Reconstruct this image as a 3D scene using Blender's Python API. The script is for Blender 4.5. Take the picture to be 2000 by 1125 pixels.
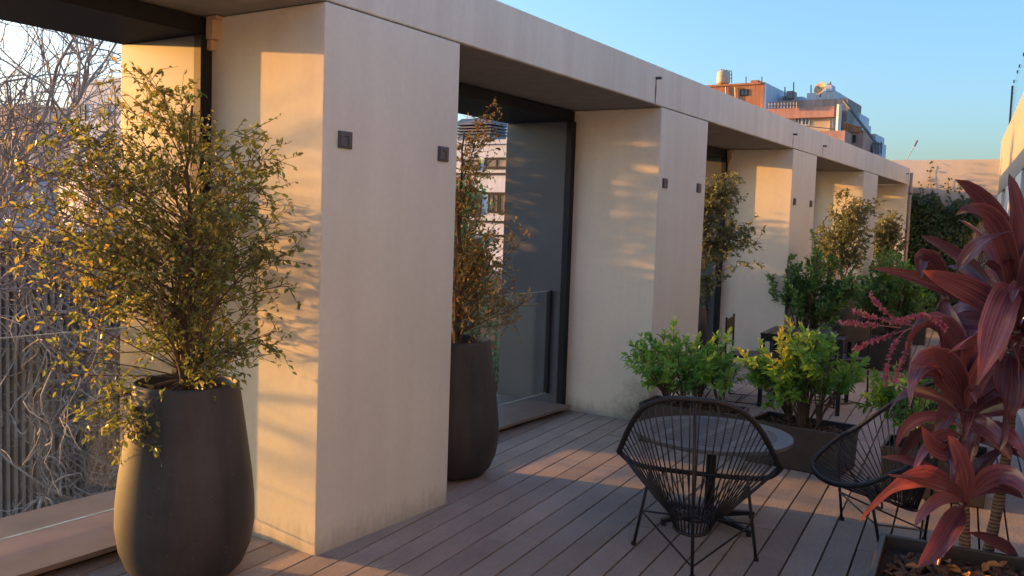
import bpy, math, random
import numpy as np
from mathutils import Vector, Matrix, Euler

# ------------------------------------------------------------------ reset
for o in list(bpy.data.objects): bpy.data.objects.remove(o)
SC = bpy.context.scene
COL = SC.collection
rad = math.radians

# ------------------------------------------------------------------ camera
FPX, YAW, PITCH, ROLL, CX = 1744.2, rad(33.018), rad(4.110), rad(1.978), 2.990
CAM = np.array([CX, 0.0, 1.6])
_F = np.array([-math.sin(YAW)*math.cos(PITCH), math.cos(YAW)*math.cos(PITCH), -math.sin(PITCH)])
_r = np.array([math.cos(YAW), math.sin(YAW), 0.0]); _u = np.cross(_r, _F)
_R = math.cos(ROLL)*_r + math.sin(ROLL)*_u
_U = -math.sin(ROLL)*_r + math.cos(ROLL)*_u
cam = bpy.data.cameras.new('camera'); camo = bpy.data.objects.new('camera', cam); COL.objects.link(camo)
cam.sensor_width = 36; cam.lens = FPX/2000*36; cam.clip_start = .05; cam.clip_end = 3000
camo.matrix_world = Matrix(((_R[0], _U[0], -_F[0], CAM[0]), (_R[1], _U[1], -_F[1], CAM[1]), (_R[2], _U[2], -_F[2], CAM[2]), (0, 0, 0, 1)))
SC.camera = camo

# ------------------------------------------------------------------ sky, sun, exposure
SUN_AZ, SUN_EL = 79.0, 5.7            # direction the light travels: degrees from +Y towards +X; elevation
W = bpy.data.worlds.new('World'); SC.world = W; W.use_nodes = True
nt = W.node_tree; bg = nt.nodes['Background']
sky = nt.nodes.new('ShaderNodeTexSky'); sky.sky_type = 'NISHITA'; sky.sun_disc = False
sky.sun_elevation = rad(SUN_EL); sky.sun_rotation = rad(SUN_AZ+180)
sky.altitude = 30; sky.air_density = 1.0; sky.dust_density = 3.0; sky.ozone_density = 3.2
nt.links.new(sky.outputs[0], bg.inputs[0]); bg.inputs[1].default_value = 0.15
sun = bpy.data.lights.new('sun', 'SUN'); suno = bpy.data.objects.new('sun', sun); COL.objects.link(suno)
sun.energy = 2.7; sun.angle = rad(0.55); sun.color = (1.0, 0.43, 0.08)
_d = Vector((math.sin(rad(SUN_AZ))*math.cos(rad(SUN_EL)), math.cos(rad(SUN_AZ))*math.cos(rad(SUN_EL)), -math.sin(rad(SUN_EL))))
suno.rotation_euler = _d.to_track_quat('-Z', 'Y').to_euler(); suno.location = (-20, -4, 12)
SC.view_settings.view_transform = 'Standard'; SC.view_settings.look = 'None'
SC.view_settings.exposure = 2.2; SC.view_settings.gamma = 1; SC.view_settings.use_curve_mapping = False

# ------------------------------------------------------------------ helpers
def at_depth(px, py, d):
    v = _F + _R*(px-1000)/FPX + _U*(562.5-py)/FPX
    return CAM + v*d
def at_axis(px, py, ax, val):
    v = _F + _R*(px-1000)/FPX + _U*(562.5-py)/FPX
    i = 'xyz'.index(ax); return CAM + v*(val-CAM[i])/v[i]

ORG = {}
def tag(o, label=None, cat=None, group=None, kind=None):
    if label: o['label'] = label
    if cat: o['category'] = cat
    if group: o['group'] = group
    if kind: o['kind'] = kind
    return o
def thing(name, label, cat, loc=(0, 0, 0), rz=0, group=None):
    o = bpy.data.objects.new(name, None); COL.objects.link(o); o.empty_display_size = .1
    o.location = loc; o.rotation_euler = (0, 0, rz); ORG[o] = Vector(loc)
    return tag(o, label, cat, group)
def mesh_obj(name, me, mat, parent=None):
    o = bpy.data.objects.new(name, me); COL.objects.link(o)
    if mat and not me.materials: me.materials.append(mat)
    if parent: o.parent = parent
    return o
def copy_tree(o, parent=None):
    c = o.copy(); COL.objects.link(c)
    if parent: c.parent = parent
    for ch in list(o.children): copy_tree(ch, c)
    return c

class MB:
    """collects faces for ONE mesh object"""
    def __init__(s): s.v = []; s.f = []; s.att = []
    def _add(s, vs, fs, a=0.0):
        n = len(s.v); s.v += [tuple(p) for p in vs]; s.f += [tuple(i+n for i in f) for f in fs]; s.att += [a]*len(fs)
    def box(s, x0, x1, y0, y1, z0, z1, M=None, a=0.0):
        P = [(x0,y0,z0),(x1,y0,z0),(x1,y1,z0),(x0,y1,z0),(x0,y0,z1),(x1,y0,z1),(x1,y1,z1),(x0,y1,z1)]
        if M is not None: P = [tuple(M @ Vector(p)) for p in P]
        s._add(P, [(3,2,1,0),(4,5,6,7),(0,1,5,4),(1,2,6,5),(2,3,7,6),(3,0,4,7)], a); return s
    def prism(s, poly, z0, z1):
        n = len(poly); P = [(p[0],p[1],z0) for p in poly]+[(p[0],p[1],z1) for p in poly]
        s._add(P, [tuple(range(n-1,-1,-1)), tuple(range(n,2*n))]+[(i,(i+1)%n,n+(i+1)%n,n+i) for i in range(n)]); return s
    def tube(s, path, r, n=6, cap=True, a=0.0, closed=False):
        P = np.array(path, float); m = len(P)
        R = np.full(m, r, float) if np.isscalar(r) else np.array(r, float)
        T = np.gradient(P, axis=0) if not closed else (np.roll(P,-1,0)-np.roll(P,1,0))
        T /= np.linalg.norm(T, axis=1)[:, None]+1e-9
        up = np.array([0,0,1.]) if abs(T[0][2]) < .9 else np.array([1.,0,0])
        N = np.cross(T[0], up); N /= np.linalg.norm(N)
        vs = []
        for i in range(m):
            N = N - T[i]*(N@T[i]); N /= np.linalg.norm(N)+1e-9
            B = np.cross(T[i], N)
            for k in range(n):
                t = 2*math.pi*k/n; vs.append(P[i]+R[i]*(math.cos(t)*N+math.sin(t)*B))
        fs = []
        for i in range(m if closed else m-1):
            j = (i+1) % m
            for k in range(n): fs.append((i*n+k, i*n+(k+1)%n, j*n+(k+1)%n, j*n+k))
        if cap and not closed: fs += [tuple(range(n-1,-1,-1)), tuple(range((m-1)*n, m*n))]
        s._add(vs, fs, a); return s
    def lathe(s, prof, c=(0,0,0), n=40):
        vs = []; m = len(prof)
        for r, z in prof:
            for k in range(n):
                t = 2*math.pi*k/n; vs.append((c[0]+r*math.cos(t), c[1]+r*math.sin(t), c[2]+z))
        fs = [(i*n+k, i*n+(k+1)%n, (i+1)*n+(k+1)%n, (i+1)*n+k) for i in range(m-1) for k in range(n)]
        fs += [tuple(range(n-1,-1,-1)), tuple(range((m-1)*n, m*n))]
        s._add(vs, fs); return s
    def leaf(s, p, d, nrm, L, w, a, fold=.25):
        d = d/(np.linalg.norm(d)+1e-9); sd = np.cross(d, nrm); sd /= np.linalg.norm(sd)+1e-9; n2 = np.cross(sd, d)
        q = p+d*L
        m1 = p+d*L*.38; m2 = p+d*L*.72
        s._add([p, m1+sd*w*.5+n2*w*fold, m2+sd*w*.38+n2*w*fold*.6, q-n2*L*.06, m2-sd*w*.38+n2*w*fold*.6, m1-sd*w*.5+n2*w*fold, (m1+m2)/2],
               [(0,1,6),(1,2,6),(2,3,6),(3,4,6),(4,5,6),(5,0,6)], a)
    def build(s, name, mat, parent=None, local=False, smooth=False, bevel=0, seg=2):
        vs = s.v
        if parent is not None and not local:
            o = ORG.get(parent)
            if o is None and parent.parent is not None: o = ORG.get(parent.parent)
            if o is None: o = Vector((0,0,0))
            vs = [(a-o[0], b-o[1], c-o[2]) for a, b, c in vs]
        me = bpy.data.meshes.new(name); me.from_pydata(vs, [], s.f)
        if any(s.att):
            at = me.attributes.new('rnd', 'FLOAT', 'FACE'); at.data.foreach_set('value', np.array(s.att, np.float32))
        if smooth: me.polygons.foreach_set('use_smooth', [True]*len(me.polygons))
        me.update()
        ob = mesh_obj(name, me, mat, parent)
        if bevel:
            b = ob.modifiers.new('bevel', 'BEVEL'); b.width = bevel; b.segments = seg; b.limit_method = 'ANGLE'
        return ob

# ------------------------------------------------------------------ materials
def mat(name):
    m = bpy.data.materials.new(name); m.use_nodes = True
    return m, m.node_tree.nodes, m.node_tree.links, m.node_tree.nodes['Principled BSDF']
def setp(p, **k):
    names = dict(col='Base Color', rough='Roughness', metal='Metallic', spec='Specular IOR Level', coat='Coat Weight', sheen='Sheen Weight', alpha='Alpha')
    for a, v in k.items(): p.inputs[names[a]].default_value = v if a != 'col' else (*v, 1)
def plain(name, col, rough=.6, metal=0, var=.12, scale=6, bump=.0, bscale=60, spec=.5, obj=False):
    m, N, L, p = mat(name); setp(p, rough=rough, metal=metal, spec=spec)
    g = N.new('ShaderNodeTexCoord') if obj else N.new('ShaderNodeNewGeometry'); src = g.outputs['Object'] if obj else g.outputs['Position']
    nz = N.new('ShaderNodeTexNoise'); nz.inputs['Scale'].default_value = scale; nz.inputs['Detail'].default_value = 6; L.new(src, nz.inputs['Vector'])
    r = N.new('ShaderNodeValToRGB'); e = r.color_ramp.elements
    e[0].position = .3; e[1].position = .72
    e[0].color = (*[c*(1-var) for c in col], 1); e[1].color = (*[min(1, c*(1+var)) for c in col], 1)
    L.new(nz.outputs[0], r.inputs[0]); L.new(r.outputs[0], p.inputs['Base Color'])
    if bump:
        n2 = N.new('ShaderNodeTexNoise'); n2.inputs['Scale'].default_value = bscale; n2.inputs['Detail'].default_value = 5; L.new(src, n2.inputs['Vector'])
        b = N.new('ShaderNodeBump'); b.inputs['Strength'].default_value = bump; b.inputs['Distance'].default_value = .01
        L.new(n2.outputs[0], b.inputs['Height']); L.new(b.outputs[0], p.inputs['Normal'])
    return m
def stucco(name, col, streak=.10, dirt=0.0, moss=None):
    m, N, L, p = mat(name); setp(p, rough=.92, spec=.2)
    g = N.new('ShaderNodeNewGeometry'); pos = g.outputs['Position']
    def noise(scale, mapscale=None, detail=5, rough=.55):
        nz = N.new('ShaderNodeTexNoise'); nz.inputs['Scale'].default_value = scale; nz.inputs['Detail'].default_value = detail; nz.inputs['Roughness'].default_value = rough
        if mapscale:
            mp = N.new('ShaderNodeMapping'); mp.inputs['Scale'].default_value = mapscale; L.new(pos, mp.inputs[0]); L.new(mp.outputs[0], nz.inputs['Vector'])
        else: L.new(pos, nz.inputs['Vector'])
        return nz.outputs[0]
    def mulcol(c, fac, lo, hi):
        mr = N.new('ShaderNodeMapRange'); mr.inputs[1].default_value = .3; mr.inputs[2].default_value = .7; mr.inputs[3].default_value = lo; mr.inputs[4].default_value = hi; L.new(fac, mr.inputs[0])
        mx = N.new('ShaderNodeVectorMath'); mx.operation = 'SCALE'; L.new(c, mx.inputs[0]); L.new(mr.outputs[0], mx.inputs['Scale']); return mx.outputs[0]
    rgb = N.new('ShaderNodeRGB'); rgb.outputs[0].default_value = (*col, 1)
    c = mulcol(rgb.outputs[0], noise(1.3), .93, 1.05)
    c = mulcol(c, noise(1.0, (7, 7, .45)), 1-streak, 1+streak*.4)
    c = mulcol(c, noise(28, None, 6, .7), .96, 1.03)
    if dirt:
        sep = N.new('ShaderNodeSeparateXYZ'); L.new(pos, sep.inputs[0])
        mr = N.new('ShaderNodeMapRange'); mr.inputs[1].default_value = .0; mr.inputs[2].default_value = .16; mr.inputs[3].default_value = 1; mr.inputs[4].default_value = 0; L.new(sep.outputs['Z'], mr.inputs[0])
        n = noise(5, (3, 3, 1), 8, .7)
        ad = N.new('ShaderNodeMath'); ad.operation = 'MULTIPLY_ADD'; L.new(mr.outputs[0], ad.inputs[0]); ad.inputs[1].default_value = .55; L.new(n, ad.inputs[2])
        st = N.new('ShaderNodeMapRange'); st.inputs[1].default_value = .62; st.inputs[2].default_value = 1.05; st.inputs[3].default_value = 0; st.inputs[4].default_value = dirt; L.new(ad.outputs[0], st.inputs[0])
        mx = N.new('ShaderNodeMix'); mx.data_type = 'RGBA'; L.new(st.outputs[0], mx.inputs[0]); L.new(c, mx.inputs[6]); mx.inputs[7].default_value = (.12, .115, .085, 1); c = mx.outputs[2]
    if moss:   # mildew patch of its own shape round one corner of the wall foot
        dv = N.new('ShaderNodeVectorMath'); dv.operation = 'DISTANCE'; L.new(pos, dv.inputs[0]); dv.inputs[1].default_value = moss
        n = noise(9, None, 8, .75)
        mr = N.new('ShaderNodeMapRange'); mr.inputs[1].default_value = 0.05; mr.inputs[2].default_value = .48; mr.inputs[3].default_value = .75; mr.inputs[4].default_value = 0; L.new(dv.outputs['Value'], mr.inputs[0])
        ml = N.new('ShaderNodeMath'); ml.operation = 'MULTIPLY'; L.new(mr.outputs[0], ml.inputs[0]); L.new(n, ml.inputs[1])
        st = N.new('ShaderNodeMapRange'); st.inputs[1].default_value = .12; st.inputs[2].default_value = .4; st.inputs[4].default_value = .85; L.new(ml.outputs[0], st.inputs[0])
        mx = N.new('ShaderNodeMix'); mx.data_type = 'RGBA'; L.new(st.outputs[0], mx.inputs[0]); L.new(c, mx.inputs[6]); mx.inputs[7].default_value = (.075, .08, .06, 1); c = mx.outputs[2]
    L.new(c, p.inputs['Base Color'])
    b = N.new('ShaderNodeBump'); b.inputs['Strength'].default_value = .25; b.inputs['Distance'].default_value = .006
    ad = N.new('ShaderNodeMath'); ad.operation = 'MULTIPLY_ADD'; L.new(noise(90, None, 4), ad.inputs[0]); ad.inputs[1].default_value = .35; L.new(noise(6, None, 3), ad.inputs[2])
    L.new(ad.outputs[0], b.inputs['Height']); L.new(b.outputs[0], p.inputs['Normal'])
    return m
def glassmat(name, tint=(.86, .93, .91), refl=1.0):
    m, N, L, p = mat(name); N.remove(p); out = N['Material Output']
    t = N.new('ShaderNodeBsdfTransparent'); t.inputs[0].default_value = (*tint, 1)
    gl = N.new('ShaderNodeBsdfGlossy'); gl.inputs['Roughness'].default_value = .03; gl.inputs[0].default_value = (1, 1, 1, 1)
    lw = N.new('ShaderNodeLayerWeight'); lw.inputs[0].default_value = .5
    pw = N.new('ShaderNodeMath'); pw.operation = 'POWER'; pw.inputs[1].default_value = 4.5; L.new(lw.outputs['Facing'], pw.inputs[0])
    mul = N.new('ShaderNodeMath'); mul.operation = 'MULTIPLY_ADD'; mul.inputs[1].default_value = .75*refl; mul.inputs[2].default_value = .04*refl; L.new(pw.outputs[0], mul.inputs[0])
    mx = N.new('ShaderNodeMixShader'); L.new(mul.outputs[0], mx.inputs[0]); L.new(t.outputs[0], mx.inputs[1]); L.new(gl.outputs[0], mx.inputs[2]); L.new(mx.outputs[0], out.inputs[0])
    return m
def leafmat(name, cols, rough=.42, trans=.35, spec=.5, attr=True):
    m, N, L, p = mat(name); setp(p, rough=rough, spec=spec); out = N['Material Output']
    if attr: a = N.new('ShaderNodeAttribute'); a.attribute_name = 'rnd'; fac = a.outputs['Fac']
    else: a = N.new('ShaderNodeObjectInfo'); fac = a.outputs['Random']
    r = N.new('ShaderNodeValToRGB'); el = r.color_ramp.elements
    while len(el) < len(cols): el.new(.5)
    for i, (pos, c) in enumerate(cols): el[i].position = pos; el[i].color = (*c, 1)
    L.new(fac, r.inputs[0]); L.new(r.outputs[0], p.inputs['Base Color'])
    t = N.new('ShaderNodeBsdfTranslucent'); mu = N.new('ShaderNodeVectorMath'); mu.operation = 'SCALE'; mu.inputs['Scale'].default_value = 1.5
    L.new(r.outputs[0], mu.inputs[0]); L.new(mu.outputs[0], t.inputs[0])
    mx = N.new('ShaderNodeMixShader'); mx.inputs[0].default_value = trans; L.new(p.outputs[0], mx.inputs[1]); L.new(t.outputs[0], mx.inputs[2]); L.new(mx.outputs[0], out.inputs[0])
    return m
def deckmat():
    m, N, L, p = mat('deck_composite'); setp(p, rough=.62, spec=.35)
    tc = N.new('ShaderNodeTexCoord'); oi = N.new('ShaderNodeObjectInfo')
    ad = N.new('ShaderNodeVectorMath'); ad.operation = 'MULTIPLY_ADD'; L.new(oi.outputs['Random'], ad.inputs[0]); ad.inputs[1].default_value = (31, 47, 13); L.new(tc.outputs['Object'], ad.inputs[2])
    def noise(sc, ms, d=5):
        mp = N.new('ShaderNodeMapping'); mp.inputs['Scale'].default_value = ms; L.new(ad.outputs[0], mp.inputs[0])
        n = N.new('ShaderNodeTexNoise'); n.inputs['Scale'].default_value = sc; n.inputs['Detail'].default_value = d; L.new(mp.outputs[0], n.inputs['Vector']); return n.outputs[0]
    grain = noise(1, (260, 14, 1), 3); blot = noise(2.2, (1, .6, 1), 6); scuff = noise(1, (45, 130, 1), 2)
    r = N.new('ShaderNodeValToRGB'); e = r.color_ramp.elements
    e[0].color = (.26, .222, .200, 1); e[1].color = (.40, .345, .310, 1); e[0].position = .3; e[1].position = .75; L.new(blot, r.inputs[0])
    v = N.new('ShaderNodeMapRange'); v.inputs[3].default_value = .87; v.inputs[4].default_value = 1.10; L.new(oi.outputs['Random'], v.inputs[0])
    sc = N.new('ShaderNodeVectorMath'); sc.operation = 'SCALE'; L.new(r.outputs[0], sc.inputs[0]); L.new(v.outputs[0], sc.inputs['Scale'])
    gm = N.new('ShaderNodeMapRange'); gm.inputs[1].default_value = .3; gm.inputs[2].default_value = .7; gm.inputs[3].default_value = .86; gm.inputs[4].default_value = 1.1; L.new(grain, gm.inputs[0])
    s2 = N.new('ShaderNodeVectorMath'); s2.operation = 'SCALE'; L.new(sc.outputs[0], s2.inputs[0]); L.new(gm.outputs[0], s2.inputs['Scale']); L.new(s2.outputs[0], p.inputs['Base Color'])
    hh = N.new('ShaderNodeMath'); hh.operation = 'MULTIPLY_ADD'; L.new(scuff, hh.inputs[0]); hh.inputs[1].default_value = .55; L.new(grain, hh.inputs[2])
    b = N.new('ShaderNodeBump'); b.inputs['Strength'].default_value = 1.0; b.inputs['Distance'].default_value = .006; L.new(hh.outputs[0], b.inputs['Height']); L.new(b.outputs[0], p.inputs['Normal'])
    return m

M = {}
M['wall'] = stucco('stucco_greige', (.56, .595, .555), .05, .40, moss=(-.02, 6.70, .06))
M['reveal'] = stucco('stucco_skylit_reveal', (.74, .70, .60), .05, .40, moss=(-.02, 6.70, .06))  # lighter cream base puts the warm sky light into the reveal colour
M['beam'] = stucco('stucco_beam', (.56, .59, .555), .12)
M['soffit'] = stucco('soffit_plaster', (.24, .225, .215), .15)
M['cream'] = stucco('stucco_cream', (.50, .46, .41), .06, .3)
M['parapet'] = stucco('stucco_tan', (.30, .27, .23), .12)
M['white_wall'] = stucco('stucco_white', (.68, .66, .62), .05)
M['frame'] = plain('frame_dark_metal', (.014, .016, .022), .6, .0, .08, 4, spec=.25)
M['fin'] = plain('panel_grey_metal', (.075, .092, .112), .45, .0, .12, 2.5, spec=.4)
M['sill'] = plain('sill_grey_metal', (.20, .155, .13), .45, .1, .14, 5, .04, 40)
M['glass'] = glassmat('balustrade_glass', (.955, .985, .975), 1.0)
M['gedge'] = plain('glass_edge', (.42, .52, .50), .2)
M['pane'] = glassmat('window_glass', (.35, .4, .42), 1.6)
M['deck'] = deckmat()
M['under'] = plain('deck_underlay', (.012, .011, .011), .95)
M['lamp'] = plain('lamp_grey_plastic', (.065, .07, .085), .55)
def potmat():
    m, N, L, p = mat('pot_dark_fibreclay_worn'); setp(p, spec=.35)
    tc = N.new('ShaderNodeTexCoord'); oi = N.new('ShaderNodeNewGeometry')
    def nz(sc, ms, d=6):
        mp = N.new('ShaderNodeMapping'); mp.inputs['Scale'].default_value = ms; L.new(oi.outputs['Position'], mp.inputs[0]); n = N.new('ShaderNodeTexNoise'); n.inputs['Scale'].default_value = sc; n.inputs['Detail'].default_value = d; n.inputs['Roughness'].default_value = .65; L.new(mp.outputs[0], n.inputs['Vector']); return n.outputs[0]
    a = nz(3, (1, 1, 1)); b_ = nz(1, (16, 16, 1.1)); c = nz(70, (1, 1, 1), 2)
    mx = N.new('ShaderNodeMath'); mx.operation = 'MULTIPLY_ADD'; L.new(b_, mx.inputs[0]); mx.inputs[1].default_value = .7; L.new(a, mx.inputs[2])
    r = N.new('ShaderNodeValToRGB'); e = r.color_ramp.elements; e[0].position = .60; e[0].color = (.021, .024, .028, 1); e[1].position = 1.15; e[1].color = (.046, .049, .053, 1); L.new(mx.outputs[0], r.inputs[0])
    sp = N.new('ShaderNodeMapRange'); sp.inputs[1].default_value = .70; sp.inputs[2].default_value = .76; L.new(c, sp.inputs[0])
    mc = N.new('ShaderNodeMix'); mc.data_type = 'RGBA'; L.new(sp.outputs[0], mc.inputs[0]); L.new(r.outputs[0], mc.inputs[6]); mc.inputs[7].default_value = (.16, .15, .14, 1); L.new(mc.outputs[2], p.inputs['Base Color'])
    rr = N.new('ShaderNodeMapRange'); rr.inputs[3].default_value = .42; rr.inputs[4].default_value = .75; L.new(a, rr.inputs[0]); L.new(rr.outputs[0], p.inputs['Roughness'])
    bp = N.new('ShaderNodeBump'); bp.inputs['Strength'].default_value = .15; bp.inputs['Distance'].default_value = .004; L.new(c, bp.inputs['Height']); L.new(bp.outputs[0], p.inputs['Normal'])
    return m
M['pot'] = potmat()
M['planter'] = plain('planter_dark_metal', (.045, .042, .040), .5, .2, .2, 9, .05, 80)
M['soil'] = plain('soil_dark', (.035, .024, .017), .95, 0, .4, 30, .9, 60)
M['chip'] = plain('bark_chip', (.085, .048, .030), .9, 0, .5, 40, .4, 90)
M['bark'] = plain('bark_brown', (.11, .075, .052), .85, 0, .3, 40, .5, 120)
M['bark_grey'] = plain('bark_grey', (.20, .165, .15), .85, 0, .3, 12, .4, 80)
M['cord'] = plain('black_pvc_cord', (.016, .017, .019), .38)
M['steel'] = plain('black_steel', (.018, .018, .020), .42, .2)
M['table'] = plain('table_grey_metal', (.11, .12, .14), .42, .2, .12, 8)
M['leaf_tree'] = leafmat('leaf_small', [(0, (.12, .16, .05)), (.45, (.20, .23, .065)), (.75, (.34, .28, .07)), (1, (.46, .24, .07))], .30, .45)
M['leaf_rust'] = leafmat('leaf_rusty', [(0, (.13, .16, .06)), (.4, (.21, .20, .08)), (.8, (.33, .21, .09)), (1, (.42, .20, .09))], .42, .45)
M['leaf_shade'] = leafmat('leaf_olive', [(0, (.10, .13, .07)), (.6, (.17, .20, .10)), (1, (.27, .25, .13))])
M['leaf_shrub'] = leafmat('leaf_glossy', [(0, (.09, .22, .06)), (.5, (.17, .36, .07)), (.8, (.38, .48, .08)), (1, (.68, .56, .09))], .28, .38)
M['leaf_dark'] = leafmat('leaf_dark', [(0, (.07, .16, .055)), (.6, (.13, .27, .08)), (1, (.24, .38, .09))], .35, .3)
M['leaf_lime'] = leafmat('leaf_lime', [(0, (.08, .20, .03)), (.6, (.16, .32, .05)), (1, (.30, .40, .07))], .35, .35)
M['leaf_ivy'] = leafmat('leaf_ivy', [(0, (.02, .05, .022)), (.7, (.045, .09, .038)), (1, (.07, .11, .045))], .4, .25)

# ------------------------------------------------------------------ setting: ground far below, colonnade grid
A1, SP, PW, HS, HT = 2.975, 3.7513, 1.0227, 2.5816, 2.885
XI = -.78                                   # inner (frame) line of the openings
pa = lambda k: A1+(k-1)*SP                  # near edge of pier k
pb = lambda k: pa(k)+PW
g = MB(); g._add([(-900,-900,-9),(900,-900,-9),(900,1500,-9),(-900,1500,-9)], [(0,1,2,3)])
tag(g.build('ground', plain('street_ground', (.20, .185, .165), .95, 0, .3, .2)), 'grey city ground far below the roof terrace', None, kind='structure')

# deck ----------------------------------------------------------------
DA = rad(6.25)                              # boards turned against the colonnade
DR = Matrix.Rotation(DA, 4, 'Z')
def clip(poly, nx, ny, c):                  # keep nx*x+ny*y <= c
    out = []
    for i in range(len(poly)):
        p, q = poly[i], poly[(i+1) % len(poly)]
        dp, dq = nx*p[0]+ny*p[1]-c, nx*q[0]+ny*q[1]-c
        if dp <= 0: out.append(p)
        if dp*dq < 0:
            t = dp/(dp-dq); out.append((p[0]+t*(q[0]-p[0]), p[1]+t*(q[1]-p[1])))
    return out
# right building line: far end WF, running towards the viewer
WF = np.array([1.45, 18.4]); WA = math.atan2(.1173, 1.0); WD = np.array([math.sin(WA), -math.cos(WA)])   # along wall, towards viewer
WN = np.array([-WD[1], WD[0]])*1.0
if WN[0] < 0: WN = -WN                       # pointing away from the terrace (+x)
deck = thing('deck', 'grey brown composite deck boards covering the roof terrace', None); deck['kind'] = 'structure'
u = MB(); u.box(-1.0, 4.2, -3.2, 18.5, -.30, -.032); u.build('underlay', M['under'], deck)
PITCHB = .1413
rnd = random.Random(5)
x0r = DR.inverted() @ Vector((.675, 3.208, 0))       # one measured gap line
for i in range(-16, 26):
    xa = x0r.x + i*PITCHB + .0035; xb = xa + PITCHB - .0105
    y = -5.5 - rnd.random()*2.2
    while y < 20:
        Lb = rnd.choice((2.2, 2.2, 2.2, 1.65, 2.9)); 
        poly = [tuple((DR @ Vector(p)).xy) for p in ((xa, y+.0015, 0), (xb, y+.0015, 0), (xb, y+Lb-.0015, 0), (xa, y+Lb-.0015, 0))]
        y += Lb
        poly = clip(poly, -1, 0, .93); poly = clip(poly, 0, 1, 18.45); poly = clip(poly, 0, -1, 3.0)
        if len(poly) > 2: poly = clip(poly, WN[0], WN[1], float(WN@WF)-.004)
        if len(poly) < 3: continue
        c = Vector((sum(p[0] for p in poly)/len(poly), sum(p[1] for p in poly)/len(poly), 0))
        loc = DR.inverted()
        pl = [tuple((loc @ (Vector((p[0], p[1], 0))-c)).xy) for p in poly]
        b = MB(); b.prism(pl, -.026, 0)
        ob = b.build('deck_board', M['deck'], deck, local=True)
        ob.location = (c.x, c.y, rnd.uniform(-.0012, .0012)); ob.rotation_euler = (0, 0, DA)

# colonnade -----------------------------------------------------------
col = thing('colonnade', 'long greige stucco colonnade of square piers under a flat beam', 'colonnade', (0, A1, 0))
for k in range(0, 6):
    b = MB(); b.box(-1.02, 0, pa(k), pb(k) if k < 5 else pa(k)+.62, -.03, HS-.006)
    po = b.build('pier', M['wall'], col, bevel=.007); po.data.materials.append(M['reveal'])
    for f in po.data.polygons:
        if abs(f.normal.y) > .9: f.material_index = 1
b = MB(); b.box(-1.02, .003, -3.0, pa(5)+.05, HS, HT)
beam = b.build('beam', M['beam'], col, bevel=.008)
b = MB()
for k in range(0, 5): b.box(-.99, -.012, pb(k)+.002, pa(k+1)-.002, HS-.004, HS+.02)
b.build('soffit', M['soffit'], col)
for (y, z) in ((6.575, 2.785), (10.40, 2.735), (11.74, 2.725), (17.7, 2.76)):
    s = MB(); s.tube([(-.02, y, z), (.05, y, z-.004)], .011, 8)
    s.build('drip_spout', M['lamp'], beam)
    st = MB(); hw = .012
    st._add([(.0045, y-hw*.5, z-.012), (.0045, y+hw*.5, z-.012), (.0045, y+hw*1.3, z-.10), (.0045, y+hw*.5, HS+.006), (.0045, y-hw*.6, HS+.006), (.0045, y-hw*1.2, z-.10)], [(0,1,2,3,4,5)])
    st.build('rust_stain', plain('drip_stain', (.16, .13, .115), .95, 0, .4, 50), beam)

# dark metal portal frames with sill and glass balustrade
ordn = ['left of the nearest pier, behind the tall sunlit potted tree', 'between the first and second piers, behind the rusty-leaved tree',
        'between the second and third piers, behind the drooping tree', 'between the third and fourth piers, behind the far olive tree', 'last along the colonnade beside the ivy wall']
for k in range(0, 5):
    y0, y1 = pb(k), pa(k+1)
    t = thing('portal_frame', 'dark metal portal '+ordn[k], 'window frame', (XI, (y0+y1)/2, 0), group='metal portals in the colonnade openings')
    XO = -1.45; zt = 2.485
    b = MB(); b.box(XO, XI-.02, y0+.003, y1-.003, zt, HS-.012); b.build('header', M['frame'], t, bevel=.003)
    for (ya, yb, yj) in ((y0+.003, y0+.060, y0+.064), (y1-.066, y1-.003, y1-.070)):
        b = MB(); b.box(XO, XI-.06, ya, yb, .02, zt-.002); b.build('side_panel', M['fin'], t, bevel=.003)
        b = MB(); b.box(XI-.058, XI-.001, min(ya, yj), max(yb, yj), .0, zt-.001); b.build('jamb', M['frame'], t, bevel=.003)
    b = MB(); b.box(XO, XI+.09, y0+.072, y1-.074, .038, .062); b.build('sill', M['sill'], t, bevel=.002)
    b = MB(); b.box(XO+.03, XI+.02, y0+.075, y1-.078, -.028, .036); b.build('sill_base', M['under'], t)
    b = MB(); b.box(-.942, -.930, y0+.095, y1-.095, .145, 1.03); gp = b.build('glass_panel', M['glass'], t)
    b = MB(); b.box(-.9425, -.9295, y0+.095, y1-.095, 1.0305, 1.034); b.build('polished_edge', M['gedge'], gp)
    b = MB(); b.box(-.9425, -.9295, y0+.095, y1-.095, .141, .1445); b.build('polished_edge', M['gedge'], gp)
    for yy in (y0+.073, y1-.098):
        b = MB(); b.box(-.955, -.917, yy, yy+.024, .14, 1.035); b.build('glass_channel', M['frame'], t)

# small tan bracket boxes at the top of two reveals
for k, lab in ((1, 'small tan blind bracket at the top of the nearest pier'), (3, 'small tan blind bracket at the top of the third pier')):
    t = thing('blind_bracket', lab, 'bracket', (XI+.03, pa(k), 2.44), group='blind brackets under the beam')
    c = plain('bracket_tan_%d' % k, (.50, .36, .22), .7)
    b = MB(); b.box(XI+.006, XI+.060, pa(k)-.05, pa(k)-.0005, 2.46, 2.555); b.build('housing', c, t, bevel=.004)
    b = MB(); b.box(XI+.006, XI+.078, pa(k)-.045, pa(k)-.0005, 2.5555, 2.572); b.build('top_plate', c, t)
    b = MB(); b.box(XI+.002, XI+.036, pa(k)-.04, pa(k)-.0005, 2.41, 2.458); b.build('clip', c, t, bevel=.003)

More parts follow.
